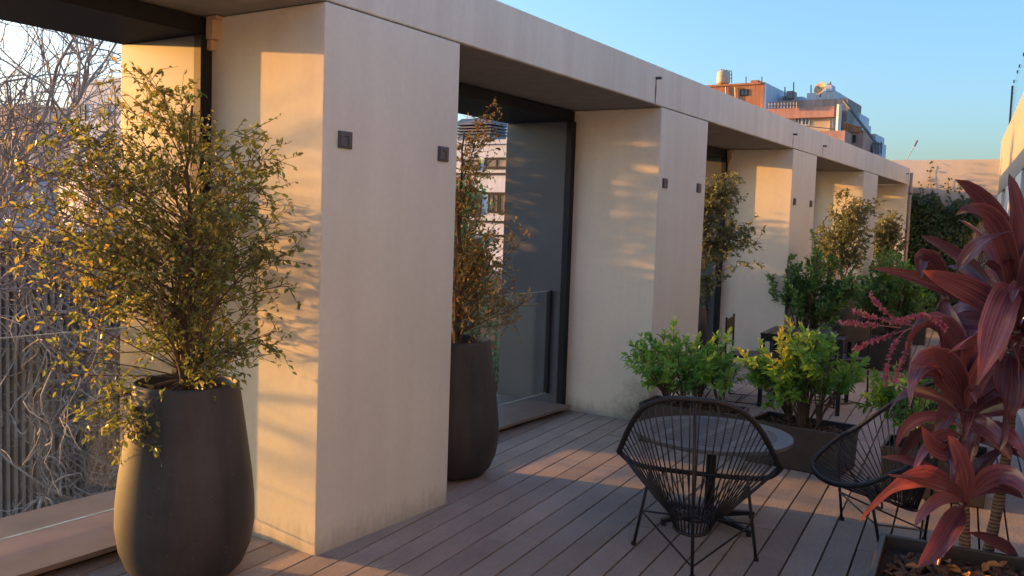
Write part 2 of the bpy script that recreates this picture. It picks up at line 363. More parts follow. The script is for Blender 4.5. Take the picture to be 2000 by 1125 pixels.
# wall lamps -----------------------------------------------------------
lampspots = [(3.111, 1.966, 'square dark wall lamp on the nearest pier, left of the pair'), (3.866, 1.963, 'square dark wall lamp on the nearest pier, right of the pair'),
             (6.84, 1.974, 'dark wall lamp near the left edge of the second pier'), (7.584, 1.974, 'dark wall lamp near the right edge of the second pier'),
             (10.60, 1.972, 'dark wall lamp near the left edge of the third pier'), (11.317, 1.974, 'dark wall lamp near the right edge of the third pier'), (15.06, 1.99, 'dark wall lamp on the fourth pier beside the olive tree')]
proto = None
for (y, z, lab) in lampspots:
    if proto is None:
        t = thing('wall_lamp', lab, 'lamp', (0, y, z), group='square lamps on the piers')
        b = MB(); b.box(.0005, .010, -.045, .045, -.040, .040); b.build('back_plate', M['lamp'], t, local=True, bevel=.002)
        b = MB(); b.box(.0105, .0145, -.037, .037, -.032, .032); hd = b.build('housing', M['lamp'], t, local=True, bevel=.003)
        b = MB(); b.box(.0147, .0160, -.012, .016, .012, .019); b.box(.0147, .0160, .009, .016, -.024, .0118); b.build('light_slot', plain('slot_black', (.01, .01, .012), .4), hd, local=True)
        proto = t
    else:
        c = copy_tree(proto); c.location = (0, y, z); c['label'] = lab

# back wall ------------------------------------------------------------
b = MB(); b.box(-1.1, 1.62, 18.62, 18.9, -.3, 3.085)
w = b.build('boundary_wall', M['cream'], bevel=.01); tag(w, 'cream end wall of the terrace with climbing ivy', 'wall')
t = thing('downpipe', 'thin grey brown downpipe in the far corner of the colonnade', 'pipe', (.035, pa(5)+.05, 0))
b = MB(); b.tube([(.035, pa(5)+.06, .05), (.035, pa(5)+.06, 2.80)], .028, 10); b.build('pipe', plain('pipe_paint', (.34, .27, .23), .6), t, smooth=True)
for z in (.6, 1.5, 2.4):
    b = MB(); b.tube([(.035, pa(5)+.06, z), (.035, pa(5)+.06, z+.03)], .034, 10); b.build('pipe_clip', M['lamp'], t)

# right-hand building along the terrace ---------------------------------
def wm(s, n, z): p = WF + WD*s + WN*n; return (p[0], p[1], z)
WM = Matrix(((WD[0], WN[0], 0, WF[0]), (WD[1], WN[1], 0, WF[1]), (0, 0, 1, 0), (0, 0, 0, 1)))
rb = thing('terrace_building', 'cream rendered building along the right side with sunlit parapet', 'building', (*WF, 0))
def wbox(s0, s1, n0, n1, z0, z1): return MB().box(s0, s1, n0, n1, z0, z1, WM)
def flip(mb): mb.f = [tuple(reversed(f)) for f in mb.f]; return mb
DET = WM.to_3x3().determinant()
def WB(*a):
    m = wbox(*a); return flip(m) if DET < 0 else m
WB(-.3, 26, 0, .35, 2.42, 3.42).build('parapet', M['parapet'], rb, bevel=.008)
s = 0.0; k = 0
while s < 22:
    pw = 1.5 if k == 0 else .95
    WB(s-.25, s+pw, .0, .32, -.05, 2.415).build('wall_pier', M['white_wall'], rb, bevel=.006)
    if k: 
        pass
    o0, o1 = s+pw+.003, s+pw+1.35
    WB(o0, o1, .002, .30, -.05, .35).build('spandrel', M['white_wall'], rb)
    fr = WB(o0, o1, .20, .245, .355, .42)
    for (q0, q1) in ((o0, o0+.05), (o1-.3, o1-.25), ((o0+o1-.25)/2-.025, (o0+o1-.25)/2+.025)):
        m2 = WB(q0, q1, .20, .245, .425, 2.36); fr._add(m2.v, m2.f)
    m2 = WB(o0, o1, .20, .245, 2.365, 2.414); fr._add(m2.v, m2.f)
    wn = fr.build('window', M['frame'], rb)
    WB(o0+.05, o1-.25, .218, .226, .43, 2.36).build('pane', M['pane'], wn)
    WB(o0, o1, 2.0, 2.05, -.05, 2.4).build('room_wall', plain('room_curtain', (.42, .40, .37), .9), rb)
    s += pw+1.6; k += 1
gr = thing('roof_balustrade', 'frameless glass balustrade with dark clamps on the right parapet', 'balustrade', (*WF, 3.42))
for i in range(9):
    WB(.1+i*1.55, 1.6+i*1.55, .10, .112, 3.45, 4.35).build('glass_panel', M['glass'], gr)
    for q in (.35, 1.35):
        WB(.1+i*1.55+q-.03, .1+i*1.55+q+.03, .085, .127, 3.4205, 3.50).build('clamp', M['steel'], gr)
        WB(.1+i*1.55+q-.025, .1+i*1.55+q+.025, .092, .12, 4.352, 4.40).build('clamp', M['steel'], gr)
WB(.02, .08, .085, .127, 3.421, 4.36).build('post', M['steel'], gr)

# ------------------------------------------------------------------ plants: generators
def rng(seed): return np.random.default_rng(seed)
def unit(v): return v/(np.linalg.norm(v)+1e-9)
def bez(p0, p1, p2, p3, n):
    t = np.linspace(0, 1, n)[:, None]
    return (1-t)**3*p0+3*(1-t)**2*t*p1+3*(1-t)*t**2*p2+t**3*p3
def grow(R, base, trunk_pts, ends, trunk_r, leaf_len, leaf_w, n_leaf, twigs=6, up=.35, spread=.12, along=.35, droop=0.0, attr_bias=None):
    """wood + foliage meshes: trunk polyline, a limb to each end point, twigs along the limbs, leaves along the twigs"""
    wood = MB(); fol = MB(); leaves = []
    TP = np.array(trunk_pts, float)
    cs = np.r_[0, np.cumsum(np.linalg.norm(np.diff(TP, axis=0), axis=1))]
    def tp(s): return np.array([np.interp(s*cs[-1], cs, TP[:, i]) for i in range(3)])
    path = np.array([tp(s) for s in np.linspace(0, 1, 14)]); path[1:-1] += R.normal(0, .008, (12, 3))
    wood.tube(path, np.linspace(trunk_r, trunk_r*.3, 14), 7)
    per = max(1, int(n_leaf/len(ends)/twigs))
    for e in ends:
        e = np.array(e, float)
        h = (e[2]-TP[0][2])/(TP[-1][2]-TP[0][2]+1e-6)
        s = float(np.clip(h*.92-.16+R.normal(0, .08), .07, .97)); a = tp(s)
        d = np.linalg.norm(e-a); c1 = a+(e-a)*.35+np.array([0, 0, up*d*.4])*R.uniform(.1, 1); c2 = e-np.array([0, 0, droop*d*.3])+R.normal(0, .12*d, 3)
        P = bez(a, c1, c2+np.array([0,0,up*d*.15]), e, 9)
        r0 = trunk_r*(.22-.12*s)*min(1, .5+d)
        wood.tube(P, np.linspace(r0, r0*.18+.0006, 9), 5)
        for j in range(twigs):
            t = along+(1-along)*(j+R.random())/twigs; i = t*8; i0 = min(int(i), 7); q = P[i0]+(P[i0+1]-P[i0])*(i-i0)
            dirn = unit(unit(P[i0+1]-P[i0])*.7+R.normal(0, .75, 3)+np.array([0, 0, .15-droop]))
            Lt = spread*R.uniform(.5, 1.3)
            T = np.array([q, q+dirn*Lt*.5+R.normal(0, .08*Lt, 3), q+dirn*Lt+np.array([0, 0, -droop*Lt*.5])+R.normal(0, .1*Lt, 3)])
            wood.tube(T, [.0019, .0014, .0008], 3, cap=False)
            shade = R.random()
            for m in range(per):
                tt = R.uniform(.15, 1.05); p = T[0]+(T[1]-T[0])*min(1, tt*2) if tt < .5 else T[1]+(T[2]-T[1])*(tt-.5)*2
                ld = unit(dirn*.6+R.normal(0, .6, 3)); nr = unit(np.array([0, 0, .8])+R.normal(0, .55, 3))
                a_ = float(np.clip(.62*R.random()+.38*shade, .01, 1))
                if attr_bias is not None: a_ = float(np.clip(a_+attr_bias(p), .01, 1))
                L = leaf_len*R.uniform(.5, 1.4)
                leaves.append((p, ld, nr, L, leaf_w*L/leaf_len*R.uniform(.85, 1.15), a_))
    return wood, leaves
def envelope_pts(R, n, fn):
    out = []
    while len(out) < n:
        p = fn(R)
        if p is not None: out.append(p)
    return out
def build_tree(name, label, cat, base, wood, leaves, lm, group=None, singles=0, bark='bark', wname='trunk', fname='crown', view=True):
    t = thing(name, label, cat, tuple(base), group=group)
    wood.build(wname, M[bark], t, smooth=True)
    fol = MB()
    if singles:
        order = sorted(range(len(leaves)), key=lambda i: np.linalg.norm(leaves[i][0]-CAM)-6*leaves[i][3])
        pick = set(order[:singles])
    else: pick = set()
    for i, lf in enumerate(leaves):
        if i not in pick: fol.leaf(*lf)
    cr = fol.build(fname, lm, t); cr['kind'] = 'stuff'
    if pick:
        o = ORG[t]
        if not hasattr(build_tree, 'base'): build_tree.base = {}
        key = lm.name
        if key not in build_tree.base:
            protos = []
            for q in range(6):
                mb = MB(); mb.leaf(np.zeros(3), np.array([0, 1., 0]), np.array([0, 0, 1.]), 1.0, .5+.03*q, (q+.5)/6, .25)
                me_o = mb.build('leaf', lm); protos.append(me_o.data); bpy.data.objects.remove(me_o)
            build_tree.base[key] = protos
        for i in pick:
            p, d, nr, L, w, a = leaves[i]
            d = unit(d); sd = unit(np.cross(d, nr)); n2 = np.cross(sd, d)
            ob = bpy.data.objects.new('leaf', build_tree.base[key][min(5, int(a*6))]); COL.objects.link(ob)
            ob.parent = cr; sx = w/.55
            ob.matrix_local = Matrix(((sd[0]*sx, d[0]*L, n2[0]*sx, p[0]-o[0]), (sd[1]*sx, d[1]*L, n2[1]*sx, p[1]-o[1]), (sd[2]*sx, d[2]*L, n2[2]*sx, p[2]-o[2]), (0, 0, 0, 1)))
    return t
def chips(R, cx, cy, rx, ry, z, n, rot=0, size=.03, rnd_shape=False):
    b = MB()
    for _ in range(n):
        while True:
            x, y = R.uniform(-1, 1, 2)
            if not rnd_shape or x*x+y*y < 1: break
        x *= rx; y *= ry
        X = cx+x*math.cos(rot)-y*math.sin(rot); Y = cy+x*math.sin(rot)+y*math.cos(rot)
        s = size*R.uniform(.4, 1.2)
        Mx = Matrix.Translation((X, Y, z+R.uniform(-.004, .012))) @ Euler(R.normal(0, .5, 3) + np.array([0, 0, R.uniform(0, 6)])).to_matrix().to_4x4()
        b.box(-s*.5, s*.5, -s*.28, s*.28, -.004, .004, Mx)
    return b

# tall pots -------------------------------------------------------------
def tall_pot(x, y, label):
    t = thing('tall_pot', label, 'pot', (x, y, 0), group='tall tapered pots in the openings')
    prof = [(.155, .0), (.20, .012), (.245, .06), (.277, .14), (.292, .24), (.290, .34), (.278, .46), (.258, .60), (.238, .74), (.222, .845), (.220, .858), (.214, .864), (.206, .858), (.204, .80)]
    b = MB(); b.lathe(prof, (x, y, .002), 56); b.build('body', M['pot'], t, smooth=True)
    b = MB(); b.lathe([(.203, .80), (.203, .815), (.10, .825), (.01, .822)], (x, y, 0), 32); so = b.build('soil', M['soil'], t)
    ch = chips(rng(int(y*10)), x, y, .19, .19, .825, 90, 0, .03, True).build('bark_chips', M['chip'], so); ch['kind'] = 'stuff'
P1 = (-.29, 2.47)
tall_pot(*P1, 'tall dark tapered pot under the sunlit tree at left')
tall_pot(-.345, 4.50, 'tall dark pot half hidden behind the nearest pier')
tall_pot(-.36, 8.25, 'dark pot behind the second pier and the front planters')
T4 = at_axis(1643, 520, 'y', 13.0); T5 = at_axis(1722, 520, 'y', 16.7)
tall_pot(float(T4[0]), 13.0, 'dark pot under the far olive tree at the fourth opening')
tall_pot(float(T5[0]), 16.7, 'dark pot under the last olive tree before the end wall')

def tree_in_pot(seed, x, y, label, spec, lm, nleaf, ll, singles=0, name='potted_tree', tw=7, bias=None):
    R = rng(seed); z0 = .82
    ends = []
    for (dx, dz, sx, sy, sz, n, *dd) in spec:      # clusters: lateral offset (image plane right), height, spreads, count
        for _ in range(n):
            v = R.normal(0, 1, 3); v = v/np.linalg.norm(v)*R.random()**.4
            lat = dx+v[0]*sx; dep = v[1]*sy+(dd[0] if dd else 0)
            ends.append((x+_r[0]*lat-_r[1]*dep, y+_r[1]*lat+_r[0]*dep, dz+v[2]*sz))
    top = max(e[2] for e in ends)
    wood, leaves = grow(R, None, [(x, y, z0-.03), (x+.01, y, 1.2), (x-.015, y+.01, 1.6), (x+.02, y, top-.12)], ends, .017, ll, ll*.5, nleaf, tw, .35, .13, .3, .12, bias)
    # side stems
    for q in range(3):
        a = R.uniform(0, 6.28); e = np.array([x+.25*math.cos(a), y+.25*math.sin(a), 1.25+.3*R.random()])
        b0 = np.array([x+.03*math.cos(a), y+.03*math.sin(a), z0-.03]); wood.tube(bez(b0, b0+np.array([0,0,.2]), e-np.array([0,0,.15]), e, 9), np.linspace(.011, .004, 9), 5)
    wood.v = [v for v in wood.v]
    # keep foliage off the walls and panes
    leaves = [l for l in leaves if l[0][0] > -1.3 and not any(pa(k)-(.09 if l[0][0] < -.76 else .02) < l[0][1] < pb(k)+.03 and l[0][0] < .015 for k in range(6))]
    return build_tree(name, label, 'tree', (x, y, .82), wood, leaves, lm, 'small trees in tall pots', singles)
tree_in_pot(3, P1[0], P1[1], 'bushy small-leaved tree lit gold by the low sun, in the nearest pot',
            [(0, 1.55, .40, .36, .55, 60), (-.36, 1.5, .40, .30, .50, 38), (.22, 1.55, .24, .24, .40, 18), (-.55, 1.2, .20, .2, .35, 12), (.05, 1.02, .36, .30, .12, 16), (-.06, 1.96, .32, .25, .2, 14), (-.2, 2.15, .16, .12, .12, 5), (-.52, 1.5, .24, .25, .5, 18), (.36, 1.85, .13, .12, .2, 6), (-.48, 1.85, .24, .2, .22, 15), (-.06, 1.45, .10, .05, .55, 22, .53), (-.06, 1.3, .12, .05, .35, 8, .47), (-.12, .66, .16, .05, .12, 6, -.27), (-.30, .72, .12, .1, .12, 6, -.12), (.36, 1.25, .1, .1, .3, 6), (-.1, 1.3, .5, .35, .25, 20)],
            M['leaf_tree'], 12500, .029, 290, bias=lambda p: -.12-.18*(_r[0]*(p[0]-P1[0])+_r[1]*(p[1]-P1[1])))  # leaves turn golder towards the left, painting in the low sun
tree_in_pot(8, -.345, 4.50, 'sparse rusty-leaved tree in the pot behind the nearest pier',
            [(.05, 1.45, .25, .25, .45, 40), (.22, 1.12, .24, .2, .2, 22), (.02, 1.95, .16, .16, .3, 18), (.28, 1.45, .2, .1, .08, 7), (.12, 2.2, .14, .1, .1, 5)], M['leaf_rust'], 4600, .026, 0)
tree_in_pot(11, -.36, 8.25, 'olive-leaved tree drooping past the second pier over the planters',
            [(.15, 1.65, .3, .3, .45, 40), (.35, 1.95, .2, .2, .25, 16), (.52, 1.5, .22, .15, .22, 16), (.2, 1.1, .15, .15, .25, 10)], M['leaf_shade'], 7000, .038, 0)
tree_in_pot(17, float(T4[0]), 13.0, 'round olive green tree standing before the fourth pier',
            [(0, 1.6, .46, .35, .5, 60), (.1, 2.0, .36, .3, .25, 20), (-.2, 1.2, .3, .3, .2, 16)], M['leaf_shade'], 8000, .042, 0)
tree_in_pot(21, float(T5[0]), 16.7, 'small olive green tree before the last pale reveal by the end wall',
            [(0, 1.55, .34, .3, .5, 44), (.12, 1.8, .28, .2, .3, 16)], M['leaf_shade'], 4500, .05, 0)

# rectangular planters with shrubs ----------------------------------------
def planter(cx, cy, lx, ly, h, rot, label, seed, mtl='planter'):
    t = thing('planter_box', label, 'planter', (cx, cy, 0), rot, group='rectangular dark planters')
    b = MB(); x, y, w = lx/2, ly/2, .022
    o = [(-x+.012,-y+.012,.004),(x-.012,-y+.012,.004),(x-.012,y-.012,.004),(-x+.012,y-.012,.004),(-x,-y,h),(x,-y,h),(x,y,h),(-x,y,h),
         (-x+w,-y+w,h),(x-w,-y+w,h),(x-w,y-w,h),(-x+w,y-w,h),(-x+w,-y+w,h-.07),(x-w,-y+w,h-.07),(x-w,y-w,h-.07),(-x+w,y-w,h-.07)]
    f = [(3,2,1,0)]+[(i,(i+1)%4,4+(i+1)%4,4+i) for i in range(4)]+[(4+i,4+(i+1)%4,8+(i+1)%4,8+i) for i in range(4)]+[(8+i,8+(i+1)%4,12+(i+1)%4,12+i) for i in range(4)]+[(12,13,14,15)]
    b._add(o, f); b.build('box', M[mtl], t, local=True, bevel=.005)
    b = MB(); nx, ny = 14, 9; R = rng(seed)
    vs = [(-x+w+.001+(lx-2*w-.002)*i/nx, -y+w+.001+(ly-2*w-.002)*j/ny, h-.055+R.uniform(-.008, .014)) for j in range(ny+1) for i in range(nx+1)]
    b._add(vs, [(j*(nx+1)+i, j*(nx+1)+i+1, (j+1)*(nx+1)+i+1, (j+1)*(nx+1)+i) for j in range(ny) for i in range(nx)])
    so = b.build('soil', M['soil'], t, local=True, smooth=True)
    ch = chips(R, 0, 0, x-.05, y-.05, h-.042, int(900*lx*ly), 0, .045).build('bark_chips', M['chip'], so, local=True); ch['kind'] = 'stuff'
    return t
def shrub(seed, cx, cy, z0, rx, ry, zc, rz, label, lm, n, ll, nend=40, singles=0, group='leafy shrubs in the planters', stems=5, name='shrub', bias=None):
    R = rng(seed); wood = MB(); leaves = []
    ends = []
    for _ in range(nend):
        v = R.normal(0, 1, 3); v = v/np.linalg.norm(v)*R.random()**.35
        ends.append(np.array([cx+v[0]*rx, cy+v[1]*ry, zc+v[2]*rz*(1 if v[2] > 0 else .8)]))
    bases = [np.array([cx+R.normal(0, rx*.16), cy+R.normal(0, ry*.12), z0-.03]) for _ in range(stems)]
    per = max(1, n//nend//3)
    for e in ends:
        b0 = min(bases, key=lambda b: np.linalg.norm((b-e)[:2])+R.random()*.15)
        P = bez(b0, b0+np.array([0, 0, .45*(e[2]-b0[2])])+R.normal(0, .02, 3), e-(e-b0)*.25+R.normal(0, .03, 3), e, 9)
        wood.tube(P, np.linspace(.0085, .0022, 9), 5)
        for j in range(3):
            q = P[5+j if 5+j < 9 else 8]; dirn = unit(unit(P[-1]-P[5])+R.normal(0, .6, 3)+np.array([0, 0, .25])); Lt = ll*R.uniform(1.1, 2.4)
            wood.tube([q, q+dirn*Lt*.5, q+dirn*Lt], [.0025, .002, .001], 3, cap=False)
            sh = R.random()
            for m in range(per):
                t = (m+.6)/per*1.05; p = q+dirn*Lt*t
                az = m*2.4+R.uniform(0, 1); s1 = unit(np.cross(dirn, [.1, .3, 1])); s2 = np.cross(dirn, s1)
                ld = unit((math.cos(az)*s1+math.sin(az)*s2)*(1.15-t*.7)+dirn*(.35+.6*t)+R.normal(0, .30, 3)); nr = unit(dirn*.8+np.array([0, 0, .7])+R.normal(0, .40, 3))
                hgt = np.clip((p[2]-zc)/rz, -1, 1)
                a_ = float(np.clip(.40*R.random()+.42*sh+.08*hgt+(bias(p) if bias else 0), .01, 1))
                L = ll*R.uniform(.6, 1.2)*(1.1-.35*t); leaves.append((p, ld, nr, L, L*.5, a_))
    return build_tree(name, label, 'shrub', (cx, cy, z0), wood, leaves, lm, group, singles, 'bark', 'stems', 'foliage')
DAr = DA
planter(.56, 6.29, .74, .36, .30, rad(4), 'dark planter box against the second pier, behind the table', 31)
planter(1.37, 6.24, .66, .40, .30, rad(-4), 'brown dark planter box right of the round table', 32)
planter(2.24, 6.10, .60, .40, .30, rad(4), 'dark planter box seen behind the right lounge chair', 33)
planter(2.725, 3.40, .66, .60, .45, DA, 'grey planter box of bark mulch under the red cordyline', 34, 'planter')
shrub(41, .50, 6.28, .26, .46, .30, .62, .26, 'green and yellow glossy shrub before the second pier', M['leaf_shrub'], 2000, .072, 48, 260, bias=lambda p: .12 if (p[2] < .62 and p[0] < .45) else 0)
shrub(42, 1.36, 6.24, .26, .42, .28, .68, .27, 'glossy shrub tinted sunlit yellow at upper left, in the brown planter right of the table', M['leaf_shrub'], 2000, .074, 46, 260, bias=lambda p: .30 if (p[0] < 1.30 and p[2] > .66) else .04)  # yellower leaves at upper left paint in the sunlight there
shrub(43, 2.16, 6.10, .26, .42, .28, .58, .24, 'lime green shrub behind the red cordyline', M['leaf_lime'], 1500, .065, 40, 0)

# ------------------------------------------------------------------ lounge chairs with stretched cords
def lounge_chair(label):
    t = thing('lounge_chair', label, 'chair', (0, 0, 0), 0, group='black cord lounge chairs')
    ctrl = [(0, -.31, .845), (.12, -.305, .838), (.225, -.255, .785), (.30, -.14, .68), (.378, .03, .505), (.385, .10, .465), (.33, .22, .385), (.20, .315, .345), (0, .345, .335)]
    half = ctrl; full = half + [(-x, y, z) for x, y, z in reversed(half[1:-1])]
    C = np.array(full); n = len(C); pts = []
    for i in range(n):
        p0, p1, p2, p3 = C[(i-1) % n], C[i], C[(i+1) % n], C[(i+2) % n]
        for tt in np.linspace(0, 1, 5)[:-1]:
            pts.append(.5*((2*p1)+(-p0+p2)*tt+(2*p0-5*p1+4*p2-p3)*tt**2+(-p0+3*p1-3*p2+p3)*tt**3))
    pts = np.array(pts)
    b = MB(); b.tube(pts, .0120, 10, closed=True); b.build('ring', M['steel'], t, local=True, smooth=True)
    # cord wrapping of the ring: fine ribs
    wr = MB()
    seg = np.linalg.norm(np.roll(pts, -1, 0)-pts, axis=1); cum = np.r_[0, np.cumsum(seg)]; tot = cum[-1]; PP = np.vstack([pts, pts[:1]])
    def rp(s): s = s % tot; return np.array([np.interp(s, cum, PP[:, i]) for i in range(3)])
    nW = 300
    for i in range(nW):
        s = tot*i/nW; wr.tube([rp(s-.0023), rp(s), rp(s+.0023)], [.0125, .0145, .0125], 8, cap=False)
    w = wr.build('ring_wrapping', M['cord'], t, local=True, smooth=True)
    # little base hoop where the cords meet
    cz, cyy = .20, -.10
    hoop = np.array([(.085*math.cos(a), cyy+.075*math.sin(a), cz+.02*math.sin(a)) for a in np.linspace(0, 2*math.pi, 24, endpoint=False)])
    MB().tube(hoop, .009, 8, closed=True).build('base_hoop', M['steel'], t, local=True, smooth=True)
    # cords (each one a part): two strands per ring station, crowded at the front, looser at the back
    N = 58
    for i in range(N):
        a = 2*math.pi*(i+.5)/N
        s = tot*((i+.5)/N); q = rp(s)
        th = math.atan2(q[1]-cyy, q[0]); e = np.array([.085*math.cos(th), cyy+.075*math.sin(th), cz+.02*math.sin(th)])
        sag = np.array([0, 0, -.012])
        cb = MB(); cb.tube([q, (q*2+e)/3+sag*.8, (q+e*2)/3+sag, e], .0036, 6); cb.build('cord', M['cord'], t, local=True, smooth=True)
    # legs and rods
    legs = [((-.30, .10, 0), (-.235, .17, .40)), ((.30, .10, 0), (.235, .17, .40)), ((.02, -.24, 0), (0, -.305, .838))]
    for (p, q) in legs:
        b = MB(); b.tube([p, (np.array(p)+np.array(q))/2, q], .0080, 8); lg = b.build('leg', M['steel'], t, local=True, smooth=True)
        MB().tube([(p[0], p[1], .0005), (p[0], p[1], .018)], .0135, 10).build('rubber_foot', M['cord'], lg, local=True)
    for (p, q) in [((-.272, .132, .17), (.018, -.243, .055)), ((.272, .132, .17), (.018, -.243, .055)), ((-.272, .132, .17), (.272, .132, .17))]:
        MB().tube([p, q], .005, 6).build('brace', M['steel'], t, local=True)
    hp = bez(np.array([-.24, .165, .36]), np.array([-.16, .02, .12]), np.array([.16, .02, .12]), np.array([.24, .165, .36]), 14)
    hp2 = np.array([(x, y-.03, z) for x, y, z in hp]); MB().tube(hp2, .0065, 6).build('under_bow', M['steel'], t, local=True, smooth=True)
    return t
ch1 = lounge_chair('black cord lounge chair seen from behind, drawn up to the round table')
ch1.location = (1.45, 4.06, 0); ch1.rotation_euler = (0, 0, rad(17))
ch2 = copy_tree(ch1); ch2['label'] = 'black cord lounge chair at right, half behind the red cordyline'
ch2.location = (2.14, 4.96, 0); ch2.rotation_euler = (0, 0, rad(121))

# round slotted table -------------------------------------------------------
TC = (1.305, 4.66)
t = thing('round_table', 'low round grey metal table with slotted top', 'table', (*TC, 0))
TZ = .50; TR = .425
def table_top():
    b = MB(); rot = rad(12)
    # slats: strips of the disc between slots, joined by two cross bands and a rim
    ring = []
    n = 64
    vo = [(TR*math.cos(2*math.pi*k/n), TR*math.sin(2*math.pi*k/n)) for k in range(n)]; vi = [(x*.80, y*.80) for x, y in vo]
    V = [(x, y, TZ) for x, y in vo]+[(x, y, TZ) for x, y in vi]+[(x, y, TZ-.022) for x, y in vo]+[(x, y, TZ-.022) for x, y in vi]
    F = []
    for k in range(n):
        j = (k+1) % n; F += [(k, j, n+j, n+k), (2*n+k, 3*n+k, 3*n+j, 2*n+j), (k, 2*n+k, 2*n+j, j), (n+k, n+j, 3*n+j, 3*n+k)]
    b._add(V, F); return b
rim = table_top(); rim.v = [(x+TC[0], y+TC[1], z) for x, y, z in rim.v]; rim.build('rim', M['table'], t, bevel=.003)
Mt = Matrix.Translation((*TC, 0)) @ Matrix.Rotation(rad(-3), 4, 'Z')
ri = TR*.80; npl = 20
for i in range(npl):
    ya = -ri+2*ri*i/npl+.005; yb = -ri+2*ri*(i+1)/npl-.005
    hw = math.sqrt(max(0, (ri+.006)**2-max(abs(ya), abs(yb))**2))
    if hw < .03: continue
    MB().box(-hw, hw, ya, yb, TZ-.010, TZ-.0015, Mt).build('slat', M['table'], t)
for xx in (-.19, 0, .19):
    hw = math.sqrt(ri**2-xx**2)*.99
    MB().box(xx-.022, xx+.022, -hw, hw, TZ-.011, TZ-.0005, Mt).build('cross_band', M['table'], t)
MB().tube([(*TC, .045), (*TC, TZ-.023)], .027, 16).build('column', M['steel'], t, smooth=True)
MB().lathe([(.20, TZ-.03), (.20, TZ-.022)], (*TC, 0), 24).build('mounting_plate', M['steel'], t)
for a in (-128, -20, 52, 160):
    c, s_ = math.cos(rad(a)), math.sin(rad(a))
    Mf = Matrix.Translation((*TC, 0)) @ Matrix.Rotation(rad(a), 4, 'Z')
    b = MB(); b._add([tuple(Mf @ Vector(p)) for p in [(.0,-.022,.03),(.29,-.014,.018),(.29,.014,.018),(0,.022,.03),(0,-.022,.075),(.29,-.014,.036),(.29,.014,.036),(0,.022,.075)]], [(3,2,1,0),(4,5,6,7),(0,1,5,4),(1,2,6,5),(2,3,7,6),(3,0,4,7)])
    ft = b.build('foot', M['steel'], t, bevel=.003)
    q = Mf @ Vector((.275, 0, 0)); MB().tube([(q.x, q.y, .001), (q.x, q.y, .02)], .014, 10).build('glide', M['cord'], ft)

# ------------------------------------------------------------------ far seating group
t = thing('dining_table', 'slatted dark dining table in the far seating group', 'table', (.80, 8.45, 0), DA)
for i in range(9): MB().box(-.36+.08*i, -.36+.08*i+.07, -.36, .36, .665, .685, None).build('slat', M['steel'], t, local=True)
for sx in (-1, 1):
    for sy in (-1, 1): MB().box(sx*.34-.018, sx*.34+.018, sy*.33-.018, sy*.33+.018, .001, .664).build('leg', M['steel'], t, local=True)
for y_ in (-.345, .315): MB().box(-.35, .35, y_, y_+.03, .61, .6645).build('apron', M['steel'], t, local=True)
def sled_chair(x, y, rz, label, first=[None]):
    if first[0] is None:
        t = thing('dining_chair', label, 'chair', (x, y, 0), rz, group='black dining chairs in the far seating group')
        b = MB(); b.box(-.22, .22, -.21, .21, .43, .455); b.build('seat', M['cord'], t, local=True, bevel=.008)
        b = MB(); b.box(-.20, .20, -.232, -.218, .62, .78); b.build('backrest', M['cord'], t, local=True, bevel=.008)
        for s in (-1, 1):
            b = MB(); b.tube([(s*.21, -.225, .80), (s*.21, -.22, .46), (s*.215, -.235, .012), (s*.215, .22, .012), (s*.205, .17, .43)], .010, 6); b.build('leg', M['steel'], t, local=True)
        MB().tube([(-.215, -.1, .012), (.215, -.1, .012)], .008, 6).build('stretcher', M['steel'], t, local=True)
        first[0] = t; return t
    c = copy_tree(first[0]); c.location = (x, y, 0); c.rotation_euler = (0, 0, rz); c['label'] = label; return c
sled_chair(.98, 8.75, rad(60), 'black dining chair at the right of the far slatted table')
sled_chair(.34, 8.30, rad(-80), 'black dining chair at the left of the far slatted table')
planter(.93, 11.5, .60, .42, .42, DA, 'black planter box beyond the far seating group', 35)
planter(.30, 10.6, .9, .40, .40, DA, 'long black planter box before the third pier', 36)
planter(.50, 14.6, .9, .40, .40, DA, 'black planter box near the end wall', 37)
shrub(51, .30, 10.6, .36, .55, .3, 1.0, .60, 'dark green bush before the third pier', M['leaf_dark'], 4200, .075, 80, 0, 'bushes beyond the far table')
shrub(52, .93, 11.5, .38, .55, .35, .98, .55, 'mid green bush in the black planter beyond the far table', M['leaf_dark'], 3600, .075, 72, 0, 'bushes beyond the far table')
shrub(53, .50, 14.6, .36, .6, .35, .95, .50, 'lime green bush near the ivy-covered end wall', M['leaf_lime'], 2000, .085, 44, 0, 'bushes beyond the far table')

# ivy on the end wall ---------------------------------------------------------
R = rng(77); wood = MB(); leaves = []
def ivy_ok(x, z):
    top = 2.36+.10*math.sin(x*7)+.06*math.sin(x*17+1); left = -.06; right = 1.25+.25*math.sin(z*3)
    return left < x < right and .2 < z < top
for _ in range(70):
    x = R.uniform(-.02, 1.45); z = .0; P = [(x, 18.60, .02)]
    zt = R.uniform(1.4, 2.55)
    while z < zt:
        z += .12; x += R.normal(0, .035); P.append((x, 18.60-R.uniform(.0, .05), z))
    wood.tube(P, np.linspace(.008, .002, len(P)), 4)
cnt = 0
while cnt < 5200:
    x, z = R.uniform(-.08, 1.6), R.uniform(.2, 2.5)
    if not ivy_ok(x, z): continue
    cnt += 1; bul = .10+.10*math.sin(x*5+z*3)**2+.06*math.sin(z*6)
    p = np.array([x, 18.60-R.uniform(.01, .08+bul), z]); leaves.append((p, unit(np.array([R.normal(0, .6), -.3, -.6])+R.normal(0, .2, 3)), unit(np.array([R.normal(0, .5), -1, .5])), .075*R.uniform(.6, 1.2), .06, float(R.uniform(.02, 1))))
